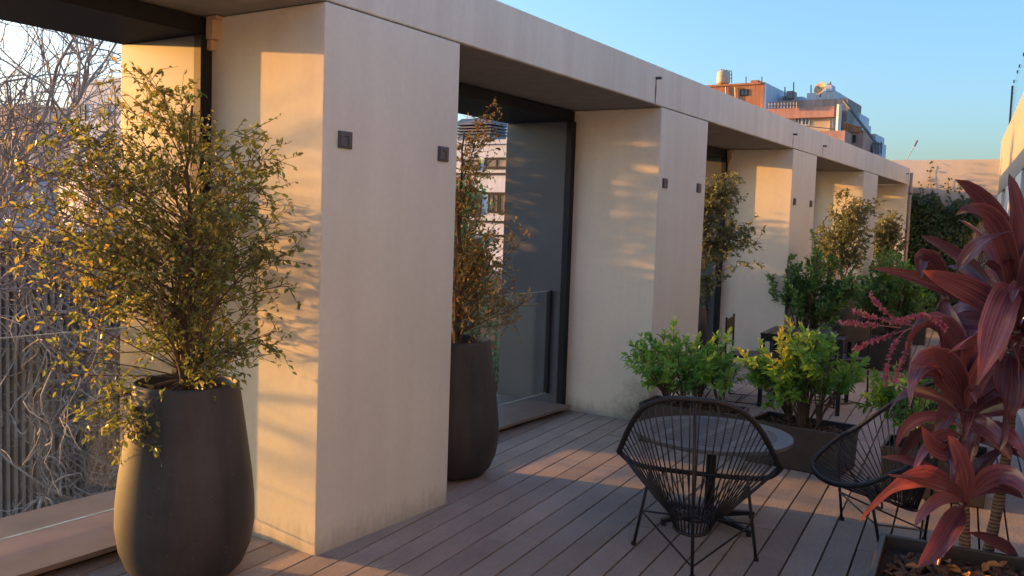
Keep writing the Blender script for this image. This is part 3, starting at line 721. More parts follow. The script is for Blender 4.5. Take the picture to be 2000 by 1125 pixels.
for x0, zt in ((.30, 2.98), (.62, 2.72), (.82, 2.62), (1.05, 2.55), (.15, 2.6)):   # loose shoots above the mass
    P = [(x0+.03*math.sin(i), 18.60, 2.2+(zt-2.2)*i/6) for i in range(7)]; wood.tube(P, .003, 4)
    for p in P:
        for _ in range(3): leaves.append((np.array(p)+R.normal(0, .03, 3)*[1, .3, 1]-[0, .02, 0], unit(R.normal(0, 1, 3)), np.array([0, -1., .4]), .05, .035, float(R.random())))
build_tree('ivy', 'dark ivy covering the lower end wall of the terrace', 'climber', (.6, 18.6, 0), wood, leaves, M['leaf_ivy'], None, 0, 'bark', 'stems', 'foliage')

# ------------------------------------------------------------------ red cordyline
def cordmat():
    m, N, L, p = mat('cordyline_leaf'); setp(p, rough=.24, spec=.75); out = N['Material Output']
    uv = N.new('ShaderNodeAttribute'); uv.attribute_name = 'lc'
    sep = N.new('ShaderNodeSeparateXYZ'); L.new(uv.outputs['Vector'], sep.inputs[0])
    oi = N.new('ShaderNodeObjectInfo')
    cmb = N.new('ShaderNodeCombineXYZ'); sx = N.new('ShaderNodeMath'); sx.operation = 'MULTIPLY'; sx.inputs[1].default_value = 34; L.new(sep.outputs[0], sx.inputs[0])
    sy = N.new('ShaderNodeMath'); sy.operation = 'MULTIPLY'; sy.inputs[1].default_value = 2.0; L.new(sep.outputs[1], sy.inputs[0])
    sz = N.new('ShaderNodeMath'); sz.operation = 'MULTIPLY'; sz.inputs[1].default_value = 40; L.new(oi.outputs['Random'], sz.inputs[0])
    L.new(sx.outputs[0], cmb.inputs[0]); L.new(sy.outputs[0], cmb.inputs[1]); L.new(sz.outputs[0], cmb.inputs[2])
    nz = N.new('ShaderNodeTexNoise'); nz.inputs['Scale'].default_value = .55; nz.inputs['Detail'].default_value = 4; L.new(cmb.outputs[0], nz.inputs['Vector'])
    r = N.new('ShaderNodeValToRGB'); e = r.color_ramp.elements; e[0].position = .15; e[1].position = .88
    e[0].color = (.075, .030, .046, 1); e[1].color = (.36, .17, .19, 1); m_ = e.new(.5); m_.color = (.17, .066, .090, 1)
    L.new(nz.outputs[0], r.inputs[0])
    hv = N.new('ShaderNodeHueSaturation'); mr = N.new('ShaderNodeMapRange'); mr.inputs[3].default_value = .45; mr.inputs[4].default_value = 1.45; L.new(oi.outputs['Random'], mr.inputs[0]); L.new(mr.outputs[0], hv.inputs['Value']); L.new(r.outputs[0], hv.inputs['Color'])
    ab = N.new('ShaderNodeMath'); ab.operation = 'ABSOLUTE'; L.new(sep.outputs[0], ab.inputs[0])
    eg = N.new('ShaderNodeMapRange'); eg.inputs[1].default_value = .40; eg.inputs[2].default_value = .5; eg.inputs[4].default_value = .55; L.new(ab.outputs[0], eg.inputs[0])
    em = N.new('ShaderNodeMix'); em.data_type = 'RGBA'; L.new(eg.outputs[0], em.inputs[0]); L.new(hv.outputs[0], em.inputs[6]); em.inputs[7].default_value = (.34, .13, .17, 1)
    tp_ = N.new('ShaderNodeMath'); tp_.operation = 'MULTIPLY_ADD'; L.new(nz.outputs[0], tp_.inputs[0]); tp_.inputs[1].default_value = .12; L.new(sep.outputs[1], tp_.inputs[2])
    tm = N.new('ShaderNodeMapRange'); tm.inputs[1].default_value = .98; tm.inputs[2].default_value = 1.05; tm.inputs[4].default_value = .8; L.new(tp_.outputs[0], tm.inputs[0])
    t2 = N.new('ShaderNodeMix'); t2.data_type = 'RGBA'; L.new(tm.outputs[0], t2.inputs[0]); L.new(em.outputs[2], t2.inputs[6]); t2.inputs[7].default_value = (.13, .075, .045, 1)
    L.new(t2.outputs[2], p.inputs['Base Color'])
    b = N.new('ShaderNodeBump'); b.inputs['Strength'].default_value = .22; b.inputs['Distance'].default_value = .003; L.new(nz.outputs[0], b.inputs['Height']); L.new(b.outputs[0], p.inputs['Normal'])
    tr = N.new('ShaderNodeBsdfTranslucent'); sc = N.new('ShaderNodeVectorMath'); sc.operation = 'MULTIPLY'; sc.inputs[1].default_value = (1.7, .95, .55); L.new(hv.outputs[0], sc.inputs[0]); L.new(sc.outputs[0], tr.inputs[0])
    mx = N.new('ShaderNodeMixShader'); mx.inputs[0].default_value = .30; L.new(p.outputs[0], mx.inputs[1]); L.new(tr.outputs[0], mx.inputs[2]); L.new(mx.outputs[0], out.inputs[0])
    return m
M['cordyline'] = cordmat()
def cord_stem_mat():
    m, N, L, p = mat('cordyline_stem'); setp(p, rough=.8)
    g_ = N.new('ShaderNodeNewGeometry'); w_ = N.new('ShaderNodeTexWave'); w_.bands_direction = 'Z'; w_.inputs['Scale'].default_value = 22; w_.inputs['Distortion'].default_value = 2.5; w_.inputs['Detail'].default_value = 3; L.new(g_.outputs['Position'], w_.inputs['Vector'])
    r = N.new('ShaderNodeValToRGB'); e = r.color_ramp.elements; e[0].color = (.07, .045, .032, 1); e[1].color = (.24, .17, .115, 1); L.new(w_.outputs[0], r.inputs[0]); L.new(r.outputs[0], p.inputs['Base Color'])
    b = N.new('ShaderNodeBump'); b.inputs['Strength'].default_value = .5; b.inputs['Distance'].default_value = .006; L.new(w_.outputs[0], b.inputs['Height']); L.new(b.outputs[0], p.inputs['Normal'])
    return m
M['cord_stem'] = cord_stem_mat()
crd = thing('red_cordyline', 'tall maroon-leaved cordyline in the front right planter', 'plant', (2.70, 3.45, .39))
def strap_leaf(ctrl, width, roll, cup, seed):
    R = rng(seed); C = [np.array(c, float) for c in ctrl]
    n = 13; P = bez(C[0], C[1], C[2], C[3], n); T = np.gradient(P, axis=0); T /= np.linalg.norm(T, axis=1)[:, None]
    ref = CAM-P.mean(axis=0); ref /= np.linalg.norm(ref)
    q = 5; vs = []; lc = []
    ph = R.uniform(0, 6); tw = R.normal(0, .9)
    for i in range(n):
        t = i/(n-1); sd = np.cross(T[i], ref); sd /= np.linalg.norm(sd)+1e-9; nr = np.cross(sd, T[i])
        a = roll*(.4+.9*t)+tw*t*t; s2 = sd*math.cos(a)+nr*math.sin(a); n2 = -sd*math.sin(a)+nr*math.cos(a)
        w = width*(.13+.87*(math.sin(math.pi*min(1, max(0, (t-.10)/.90))**.78)**.8 if t > .10 else 0)) if t < 1 else .002
        if t > .93: w *= (1-t)/.07*.5+.02
        for k in range(q):
            u_ = (k/(q-1)-.5); c_ = cup*abs(u_)*2*w*.5+.11*w*math.sin(10*t+ph)*u_*2+.05*w*math.sin(23*t+ph*2)*abs(u_)
            vs.append(P[i]+s2*u_*w+n2*c_); lc.append((u_, t, 0))
    fs = [(i*q+k, i*q+k+1, (i+1)*q+k+1, (i+1)*q+k) for i in range(n-1) for k in range(q-1)]
    o = ORG[crd]; me = bpy.data.meshes.new('leaf'); me.from_pydata([(v[0]-o[0], v[1]-o[1], v[2]-o[2]) for v in vs], [], fs)
    at = me.attributes.new('lc', 'FLOAT_VECTOR', 'POINT'); at.data.foreach_set('vector', np.array(lc, np.float32).ravel())
    me.polygons.foreach_set('use_smooth', [True]*len(me.polygons)); me.update()
    return mesh_obj('leaf', me, M['cordyline'], crd)
def px(p): return at_depth(p[0], p[1], p[2]*.955)
HA = (1988, 640, 3.62); HB = (1885, 810, 3.55); HC = (1886, 985, 3.5)
LEAVES = [  # control points (photo column, row, metres from the viewer), width m, roll, cup
 ([HA, (1985,470,3.6), (1945,385,3.55), (1864,350,3.5)], .125, .5, .35), ([HA, (2000,500,3.55), (1985,420,3.5), (1970,338,3.5)], .15, -.3, .4),
 ([HA, (1975,470,3.5), (1935,385,3.4), (1866,420,3.3)], .13, -.6, .4), ([HA, (1970,520,3.65), (1920,430,3.7), (1872,430,3.72)], .10, .9, .4),
 ([(1960,610,3.6), (1915,520,3.7), (1865,480,3.75), (1798,460,3.8)], .085, .4, .35), ([(1866,535,3.5), (1885,500,3.45), (1920,465,3.4), (1988,452,3.35)], .085, .6, .5),
 ([HA, (1940,590,3.45), (1890,560,3.4), (1800,528,3.3)], .15, -.4, .35), ([(1950,620,3.6), (1860,560,3.55), (1790,535,3.5), (1703,524,3.45)], .07, .5, .4),
 ([(1860,590,3.55), (1830,500,3.5), (1785,470,3.45), (1800,545,3.4)], .11, .2, .5), ([(1985,560,3.6), (1960,560,3.35), (1935,640,3.25), (1908,752,3.2)], .17, .2, .35),
 ([HB, (1880,690,3.4), (1790,660,3.3), (1778,795,3.2)], .15, .3, .4), ([HB, (1880,640,3.5), (1800,590,3.45), (1772,690,3.4)], .17, -.5, .45),
 ([(1975,690,3.55), (1965,700,3.4), (1962,800,3.3), (1952,884,3.28)], .16, .1, .4), ([HB, (1890,700,3.6), (1860,640,3.65), (1838,575,3.7)], .12, .2, .4),
 ([HB, (1850,740,3.5), (1820,700,3.45), (1790,745,3.4)], .10, .5, .4), ([HB, (1900,740,3.5), (1930,680,3.45), (1975,655,3.4)], .12, -.4, .4),
 ([(1880,850,3.5), (1850,905,3.4), (1820,880,3.35), (1800,832,3.3)], .09, .3, .4), ([HC, (1820,880,3.35), (1730,930,3.2), (1675,1022,3.12)], .12, .5, .3),
 ([HC, (1840,920,3.5), (1790,890,3.5), (1718,893,3.5)], .06, .4, .4), ([HC, (1860,1010,3.35), (1850,1070,3.25), (1790,1110,3.2)], .12, -.2, .4),
 ([HC, (1920,900,3.5), (1950,870,3.45), (2005,885,3.4)], .10, .4, .4), ([HC, (1930,910,3.4), (1980,900,3.3), (2030,995,3.2)], .11, -.3, .4),
 ([HC, (1850,950,3.5), (1810,980,3.45), (1785,1032,3.42)], .07, .3, .4), ([HC, (1920,930,3.45), (1960,945,3.4), (2000,975,3.35)], .09, .2, .4),
 ([HA, (2010,560,3.5), (2040,480,3.45), (2050,400,3.4)], .14, .2, .4), ([HA, (2020,640,3.4), (2050,620,3.3), (2080,690,3.2)], .15, .2, .4),
 ([HA, (1950,640,3.4), (1900,640,3.3), (1850,690,3.25)], .15, .8, .4), ([HB, (1920,770,3.6), (1950,740,3.65), (1990,720,3.7)], .12, .3, .4),
 ([HB, (1870,760,3.6), (1840,800,3.6), (1830,870,3.55)], .10, .1, .4), ([HA, (1990,720,3.7), (1950,700,3.8), (1925,600,3.85)], .16, -.2, .3),
 ([HB, (1900,700,3.7), (1905,640,3.75), (1890,560,3.8)], .14, .4, .4), ([HA, (1960,560,3.75), (1930,520,3.8), (1880,560,3.85)], .13, .1, .3),
 ([HC, (1890,930,3.4), (1870,880,3.35), (1850,850,3.3)], .10, -.3, .4), ([HC, (1870,930,3.3), (1780,930,3.2), (1730,925,3.1)], .09, .9, .35),
 ([HB, (1910,830,3.35), (1950,840,3.3), (1975,900,3.28)], .10, .2, .4), ([HA, (1930,640,3.6), (1870,620,3.65), (1820,640,3.7)], .12, -.6, .4)]
for i, (c, w_, r_, cu) in enumerate(LEAVES): strap_leaf([px(q) for q in c], w_*.70, r_, cu, 900+i)
R = rng(55)
for (hd, nl, Lr) in ((HA, 26, (.28, .46)), (HB, 24, (.22, .40)), (HC, 6, (.22, .34)), ((1982, 760, 3.62), 4, (.2, .3))):
    h = px(hd)
    for i in range(nl):
        f = i/(nl-1); az = i*2.4+hd[0]+R.uniform(-.3, .3); el = rad(80-92*f)+R.normal(0, .12); Lf = R.uniform(*Lr)
        d = np.array([math.cos(az)*math.cos(el), math.sin(az)*math.cos(el), math.sin(el)]); hz = np.array([math.cos(az), math.sin(az), 0])
        b0 = h+np.array([0, 0, .09-.20*f]); strap_leaf([b0, b0+d*Lf*.4+np.array([0, 0, .06]), b0+d*Lf*.75+np.array([0, 0, .03])+hz*.03, b0+d*Lf*.85+hz*Lf*.15-np.array([0, 0, .05+.16*f*R.random()])], R.uniform(.042, .072), R.normal(0, .7), R.uniform(.25, .5), 1500+i+int(hd[1]))
def stem(pts, r): 
    P = [px(q) for q in pts]; P = bez(*[np.array(p) for p in P], 26); rr = np.full(26, r)*(1+.07*np.sin(np.arange(26)*2.1)); rr *= np.linspace(1.1, .8, 26)
    MB().tube(P, rr, 10).build('stem', M['cord_stem'], crd, smooth=True)
stem([(1886,1140,3.52), (1884,1040,3.52), (1880,900,3.54), (1885,790,3.56)], .020)
stem([(1915,1140,3.60), (1940,1030,3.60), (1985,880,3.62), (1986,560,3.63)], .021)
M['flower'] = leafmat('flower_pink', [(0, (.30, .06, .13)), (.6, (.46, .13, .22)), (1, (.42, .20, .16))], .5, .3)
for i, (c) in enumerate([[(1830,640,3.62), (1760,640,3.6), (1720,610,3.58), (1700,572,3.56)], [(1800,640,3.6), (1750,630,3.58), (1700,620,3.57), (1668,608,3.55)], [(1790,640,3.6), (1740,650,3.6), (1700,670,3.6), (1668,682,3.58)],
                      [(1780,640,3.58), (1740,660,3.55), (1735,700,3.55), (1728,752,3.54)], [(1790,650,3.55), (1770,670,3.52), (1765,700,3.5), (1745,750,3.5)], [(1840,620,3.45), (1800,610,3.42), (1780,620,3.4), (1750,628,3.4)], [(1800,610,3.4), (1825,620,3.38), (1835,630,3.37), (1848,642,3.36)], [(1760,640,3.6), (1700,634,3.6), (1680,632,3.6), (1640,630,3.6)]]):
    P = bez(*[np.array(px(q)) for q in c], 16); R = rng(600+i); fl = MB(); fl.tube(P, np.linspace(.0026, .0010, 16), 5, a=.9)
    for j in range(150):
        s_ = R.uniform(.30, 1)*15; i0 = min(int(s_), 14); q = P[i0]+(P[i0+1]-P[i0])*(s_-i0); d = unit(R.normal(0, 1, 3)); fl.leaf(q, d, unit(R.normal(0, 1, 3)), .013*R.uniform(.6, 1.4), .008, float(R.uniform(.05, 1)))
    fl.build('flower_spike', M['flower'], crd)
# fallen leaf litter in the front planter
R = rng(4); lt = plain('dry_leaf', (.36, .17, .05), .7, 0, .3, 30)
for i in range(7):
    x, y = 2.72+R.uniform(-.26, .2), 3.46+R.uniform(-.15, .18); b = MB()
    for _ in range(2): b.leaf(np.array([x, y, .422])+R.normal(0, .006, 3), unit(R.normal(0, 1, 3)*[1, 1, .2]), unit(np.array([0, 0, 1])+R.normal(0, .3, 3)), .06, .028, .5)
    tag(b.build('fallen_leaf', lt), 'dry orange leaf lying on the mulch of the front planter', 'leaf', 'dry leaves on the mulch')

# ------------------------------------------------------------------ outside, left: louvred house, bare tree, climber tangle
SX = -6.0
lh = thing('louvred_house', 'neighbouring house clad in vertical grey slats behind the bare vines', 'house', (SX, 6, -9))
M['slat'] = plain('slat_grey_timber', (.44, .465, .49), .7, 0, .25, 4)
MB().box(SX-5, SX-.10, 4.42, 13.0, -9, 1.26).build('wall', plain('louvre_backing', (.035, .037, .04), .9), lh)
for i in range(100):
    y = 4.42+i*.0775
    MB().box(SX-.098, SX, y, y+.030, -3.6, 1.24).build('slat', M['slat'], lh)
for z in (-2.4, -.6, 1.05): MB().box(SX-.0985, SX-.06, 4.40, 12.2, z, z+.05).build('rail', M['slat'], lh)
b = MB(); b.box(SX-5.1, SX+.08, 4.36, 13.1, 1.265, 1.36); b.build('roof', plain('roof_pale_metal', (.42, .45, .50), .4, .4), lh)
for j, (y, w_) in enumerate(((5.2, .8), (6.6, .7))):
    b = MB(); b.box(SX-2.6, SX-1.4, y, y+w_, 1.361, 1.95); b.build('roof_box', plain('roof_box_grey_%d' % j, (.42, .46, .52), .6), lh, bevel=.02)

M['vine'] = plain('vine_bark_grey', (.37, .36, .36), .85, 0, .4, 9, .4, 60)
M['twig'] = plain('twig_grey_brown', (.28, .26, .255), .85, 0, .35, 9, .3, 60)
R = rng(12)
bt = thing('bare_tree', 'bare leafless tree outside the left opening against the bright sky', 'tree', (-4.6, 2.6, -9))
tr = MB(); trunk = bez(np.array([-4.6, 2.6, -9]), np.array([-4.8, 2.7, -5]), np.array([-4.7, 3.1, -2]), np.array([-4.7, 3.3, .75]), 24); tr.tube(trunk, np.linspace(.18, .075, 24), 9); tr.build('trunk', M['twig'], bt, smooth=True)
def branchlets(mb, p, d, L, r, depth, R):
    n = 8 if depth else 5; P = [p]; dd = d.copy()
    for i in range(n):
        dd = unit(dd+R.normal(0, .17, 3)+np.array([0, 0, .045])); P.append(P[-1]+dd*L/n)
    mb.tube(P, np.linspace(r, r*.4, n+1), 5 if r > .008 else 3, cap=False)
    if depth == 0: return
    for k in range(R.integers(5, 8)):
        i = int(R.integers(2, n+1)); d2 = unit(unit(P[i]-P[i-1])*.75+R.normal(0, .62, 3)+np.array([0, 0, .12])); branchlets(mb, P[i], d2, L*R.uniform(.45, .75), r*(.62 if i < 6 else .5), depth-1, R)
for (s_, d, L, r) in [(23, (-.1, .5, .9), 2.0, .045), (23, (.05, .9, .8), 2.2, .045), (22, (.1, .2, 1.), 2.0, .042), (23, (-.3, 1., .55), 2.2, .04), (22, (-.1, -.9, .7), 1.8, .04), (23, (-.3, .8, .9), 2.3, .042), (23, (-.2, .7, 1.2), 2.4, .045), (23, (-.3, -.5, 1.0), 1.8, .04), (22, (-.5, .9, .7), 2.3, .04)]:
    mb = MB(); branchlets(mb, trunk[s_], unit(np.array(d)), L, r*.62, 3, R); mb.build('branch', M['twig'], bt, smooth=True)
cv = thing('bare_vine', 'tangle of bare grey vine stems over the slatted house', 'climber', (-5.8, 5.2, -9))
for grp in range(6):
    vm = MB()
    for q in range(150):
        p = np.array([R.uniform(-5.85, -5.15), R.uniform(4.62, 6.9), R.uniform(-3.2, 1.5)]); d = unit(R.normal(0, 1, 3)*[.25, 1, .9]); P = [p]
        L = R.uniform(.6, 2.4); n = 14; turn = R.normal(0, .28, 3); r = R.choice([.004, .006, .009, .013, .02], p=[.40, .30, .19, .08, .03])
        for i in range(n):
            d = unit(d+np.cross(turn, d)+R.normal(0, .13, 3)*[.4, 1, 1]+np.array([0, 0, -.02])); P.append(P[-1]+d*L/n)
        P = np.array(P); P[:, 0] = np.clip(P[:, 0], -5.94, -5.0); P[:, 1] = np.maximum(P[:, 1], 4.5+.06*np.sin(9*P[:, 2])); vm.tube(P, np.linspace(r, r*.55, n+1), 5, cap=False)
    vm.build('stems' if grp else 'main_stems', M['vine'], cv, smooth=True)['kind'] = 'stuff'

# pale buildings seen past the bare tree
def block(name, label, px0, py0, px1, py1, Y, th, colr, zb=None):
    p, q = at_axis(px0, py0, 'y', Y), at_axis(px1, py1, 'y', Y)
    t = thing(name, label, 'building', ((p[0]+q[0])/2, Y, -9))
    m_ = stucco('render_'+label.split()[0]+str(px0), colr, .12)
    MB().box(p[0], q[0], Y, Y+th, -9, p[2]).build('wall', m_, t)
    MB().box(p[0]-.08, q[0]+.08, Y-.08, Y+th+.08, p[2]+.002, p[2]+.14).build('coping', m_, t)
    return t, p, q
def rects(t, Y, lst, glass, framecol=None, proud=.05):
    for (a, b_, c, d_) in lst:
        p, q = at_axis(a, b_, 'y', Y), at_axis(c, d_, 'y', Y)
        x0, x1 = min(p[0], q[0]), max(p[0], q[0]); z1, z0 = max(p[2], q[2]), min(p[2], q[2]); w_ = min(.08, (x1-x0)*.12)
        f = MB(); f.box(x0, x0+w_, Y-proud, Y-.002, z0, z1); f.box(x1-w_, x1, Y-proud, Y-.002, z0, z1); f.box(x0+w_, x1-w_, Y-proud, Y-.002, z0, z0+w_); f.box(x0+w_, x1-w_, Y-proud, Y-.002, z1-w_, z1); f.box((x0+x1)/2-w_*.4, (x0+x1)/2+w_*.4, Y-proud, Y-.002, z0+w_, z1-w_)
        wn = f.build('window', framecol or M['frame'], t)
        MB().box(x0+w_*.9, x1-w_*.9, Y-.03, Y-.003, z0+w_*.9, z1-w_*.9).build('pane', glass, wn)
M['win'] = plain('far_window_glass', (.05, .06, .07), .08, 0, .3, 2, spec=.8)
t, p, q = block('pale_house', 'pale blue-white house far beyond the bare tree', 138, 168, 236, 420, 22, 6, (.62, .68, .76)); rects(t, 22, [(150, 205, 168, 235), (195, 208, 213, 238)], M['win'])
t, p, q = block('cream_house', 'small cream house at the far left beyond the branches', -40, 215, 60, 400, 26, 6, (.58, .46, .36)); rects(t, 26, [(5, 245, 30, 275)], M['win'])

# white building seen through the second opening
Y2 = 24.0
t, p, q = block('white_apartments', 'white flat building with a dark chimney cap behind the rusty tree', 700, 288, 1060, 480, Y2, 8, (.66, .68, .72))
rects(t, Y2, [(948, 308, 996, 330), (955, 378, 974, 416), (976, 378, 1000, 420), (905, 380, 940, 418), (905, 312, 938, 332)], plain('sunset_reflection_tint', (.30, .20, .14), .12, .0, .6, 1.2, spec=.9))  # orange sunset reflection put into the pane base colour
for py in (340, 374, 424, 448):
    a, b_ = at_axis(700, py, 'y', Y2), at_axis(1060, py, 'y', Y2); MB().box(a[0], b_[0], Y2-.06, Y2-.004, a[2]-.03, a[2]+.03).build('band', M['frame'], t)
a = at_axis(893, 290, 'y', Y2+1); b_ = at_axis(957, 262, 'y', Y2+1); c = at_axis(957, 235, 'y', Y2+1)
ch = MB(); ch.box(a[0], b_[0], Y2+1, Y2+2, p[2]+.15, b_[2]); cho = ch.build('chimney', stucco('chimney_grey', (.34, .33, .33), .2), t)
for i in range(3): MB().box(a[0]-.12, b_[0]+.12, Y2+.88, Y2+2.12, b_[2]+.02+i*.10, b_[2]+.07+i*.10).build('louvre', M['fin'], cho)
cap = MB(); x0, x1, zc0, zc1 = a[0]-.14, b_[0]+.14, b_[2]+.33, c[2]+.1
cap._add([(x0,Y2+.86,zc0),(x1,Y2+.86,zc0),(x1,Y2+2.14,zc0),(x0,Y2+2.14,zc0),(x0+.22,Y2+1.1,zc1),(x1-.22,Y2+1.1,zc1),(x1-.22,Y2+1.9,zc1),(x0+.22,Y2+1.9,zc1)], [(3,2,1,0),(4,5,6,7),(0,1,5,4),(1,2,6,5),(2,3,7,6),(3,0,4,7)]); cap.build('chimney_cap', plain('cap_zinc', (.22, .2, .2), .5, .4), cho)
# dark block painting in the shaded gap under the overhang
a, b_ = at_axis(700, 482, 'y', Y2-2), at_axis(1060, 482, 'y', Y2-2)
tag(MB().box(a[0], b_[0], Y2-3.5, Y2-.1, -9, a[2]-.6).build('overhang_shade_block', plain('overhang_shade_dark', (.035, .036, .04), .8)), 'dark block standing in for shade below the white flat building', 'building')
# green street tree below the second opening
R = rng(33); leaves = []; wood = MB(); wood.tube(bez(np.array([-3.6, 9.6, -9]), np.array([-3.6, 9.6, -6]), np.array([-3.4, 9.5, -3]), np.array([-3.4, 9.4, -.6]), 12), np.linspace(.16, .05, 12), 8)
for _ in range(60):
    v = unit(R.normal(0, 1, 3))*R.random()**.4; e = np.array([-3.4, 9.6, -.7])+v*[1.3, 1.6, 1.5]; wood.tube([np.array([-3.4, 9.4, -1.4]), e*.6+np.array([-3.4, 9.4, -1.0])*.4, e], [.03, .015, .005], 4)
    for j in range(60):
        leaves.append((e+R.normal(0, .17, 3), unit(R.normal(0, 1, 3)), unit(np.array([0, 0, 1])+R.normal(0, .5, 3)), .11*R.uniform(.6, 1.2), .055, float(R.uniform(.02, 1))))
build_tree('street_tree', 'green leafy street tree rising behind the second opening', 'tree', (-3.5, 9.6, -9), wood, leaves, M['leaf_dark'])

def evergreen(seed, X, Y, top, label, n=46):  # added unseen tree, placed to keep sun off the pier reveals
    R = rng(seed); leaves = []; wood = MB(); wood.tube(bez(np.array([X-.1, Y, -9]), np.array([X, Y+.1, -5]), np.array([X-.1, Y, -1]), np.array([X, Y, top-.5]), 14), np.linspace(.14, .03, 14), 8)
    for _ in range(n):
        z = R.uniform(.3, top); rr = .34+.45*(top+.1-z)/3; a = R.uniform(0, 6.28); e = np.array([X+rr*math.cos(a)*.9, Y+rr*math.sin(a)*R.random()**.5, z]); wood.tube([np.array([X, Y, z-.3]), e*.5+np.array([X, Y, z-.1])*.5, e], [.02, .01, .004], 4)
        for j in range(70): leaves.append((e+R.normal(0, .13, 3), unit(R.normal(0, 1, 3)), unit(np.array([0, 0, 1])+R.normal(0, .5, 3)), .09*R.uniform(.6, 1.2), .045, float(R.uniform(.02, 1))))
    build_tree('added_evergreen', label, 'tree', (X-.1, Y, -9), wood, leaves, M['leaf_dark'], 'added evergreens shading the piers')
evergreen(37, -4.3, 9.45, 2.15, 'shorter added evergreen, unseen behind the second pier, shading the third', 85)
evergreen(35, -4.3, 13.35, 3.6, 'tall added evergreen, unseen behind the third pier, shading the fourth', 60)
evergreen(36, -4.3, 17.05, 3.6, 'tall added evergreen, unseen behind the fourth pier, shading the last', 60)
R = rng(34); leaves = []; wood = MB(); wood.tube(bez(np.array([-4.4, 6.0, -9]), np.array([-4.3, 6.1, -5]), np.array([-4.4, 6.0, -1]), np.array([-4.3, 6.0, 2.8]), 14), np.linspace(.14, .03, 14), 8)  # one more added unseen tree, shading the second pier reveal
for _ in range(46):
    z = R.uniform(.3, 3.3); rr = .30+.42*(3.4-z)/3; a = R.uniform(0, 6.28); e = np.array([-4.3+rr*math.cos(a)*.8, 6.0+rr*math.sin(a)*.75*R.random()**.5, z]); wood.tube([np.array([-4.3, 6.0, z-.3]), e*.5+np.array([-4.3, 6.0, z-.1])*.5, e], [.02, .01, .004], 4)
    for j in range(70): leaves.append((e+R.normal(0, .12, 3), unit(R.normal(0, 1, 3)), unit(np.array([0, 0, 1])+R.normal(0, .5, 3)), .09*R.uniform(.6, 1.2), .045, float(R.uniform(.02, 1))))
build_tree('added_evergreen', 'slim added evergreen, unseen behind the nearest pier, shading the second', 'tree', (-4.4, 6.0, -9), wood, leaves, M['leaf_dark'], 'added evergreens shading the piers')

# ------------------------------------------------------------------ far rooftops right of the beam
Y3 = 60.0
M['orange'] = stucco('render_orange', (.50, .23, .12), .3); M['salmon'] = stucco('render_salmon', (.54, .30, .23), .25); M['bluewhite'] = stucco('render_bluewhite', (.60, .63, .68), .2); M['brownwall'] = stucco('render_brown', (.36, .29, .25), .35); M['creamfar'] = stucco('render_creamfar', (.55, .46, .33), .15)
def fbox(mb, a, b_, c, d_, Y, th):
    p, q = at_axis(a, b_, 'y', Y), at_axis(c, d_, 'y', Y); mb.box(min(p[0], q[0]), max(p[0], q[0]), Y, Y+th, min(p[2], q[2]), max(p[2], q[2])); return p, q
def fline(pts, Y, r, name, m_, par, n=5):
    MB().tube([at_axis(a, b_, 'y', Y) for a, b_ in pts], r, n).build(name, m_, par)
def base_of(pxa, Y): p = at_axis(pxa, 300, 'y', Y); return (p[0], Y, -9)
rail = plain('rail_grey', (.16, .16, .17), .5, .4)
ob_ = thing('orange_building', 'orange rendered rooftop block with a water tank and roof ladder', 'building', base_of(1435, Y3))
m_ = MB(); p, q = fbox(m_, 1376, 167, 1484, 330, Y3, 5); m_.build('wall', M['orange'], ob_)
m_ = MB(); m_.box(q[0]+.003, q[0]+.12, Y3+.02, Y3+5, q[2], at_axis(1484, 163, 'y', Y3)[2]); m_.build('side_wall', M['bluewhite'], ob_)  # blue-white colour paints in the shade on this side of the block
m_ = MB(); fbox(m_, 1374, 166.8, 1486, 164, Y3-.1, 5.2); m_.build('coping', M['orange'], ob_)
rects(ob_, Y3, [(1446, 175, 1461, 187)], M['win'])
for a in (1418, 1436): fline([(a, 170), (a+1, 205)], Y3-.08, .05, 'drain_pipe', rail, ob_)
c0 = at_axis(1412, 164, 'y', Y3+2); tk = MB(); tk.lathe([(.42, 0), (.44, .1), (.44, .75), (.38, .86), (.1, .95)], (c0[0], c0[1], c0[2]), 20); tk.build('water_tank', plain('tank_cream', (.55, .42, .3), .6), ob_, smooth=True)
cage = MB()
for a in (1408, 1413, 1419, 1425, 1429): cage.tube([at_axis(a, 162, 'y', Y3+2.2), at_axis(a, 135 if a < 1420 else 139, 'y', Y3+2.2)], .03, 4)
for b_ in (136, 143, 150): cage.tube([at_axis(1408, b_, 'y', Y3+2.2), at_axis(1429, b_+3, 'y', Y3+2.2)], .025, 4)
cage.build('ladder_cage', rail, ob_)
for a in (1457, 1488): fline([(a, 164), (a, 150)], Y3+1, .04, 'roof_aerial', rail, ob_)
m_ = MB(); fbox(m_, 1466, 163.5, 1481, 156, Y3+1, 2); m_.build('roof_hatch', M['orange'], ob_)

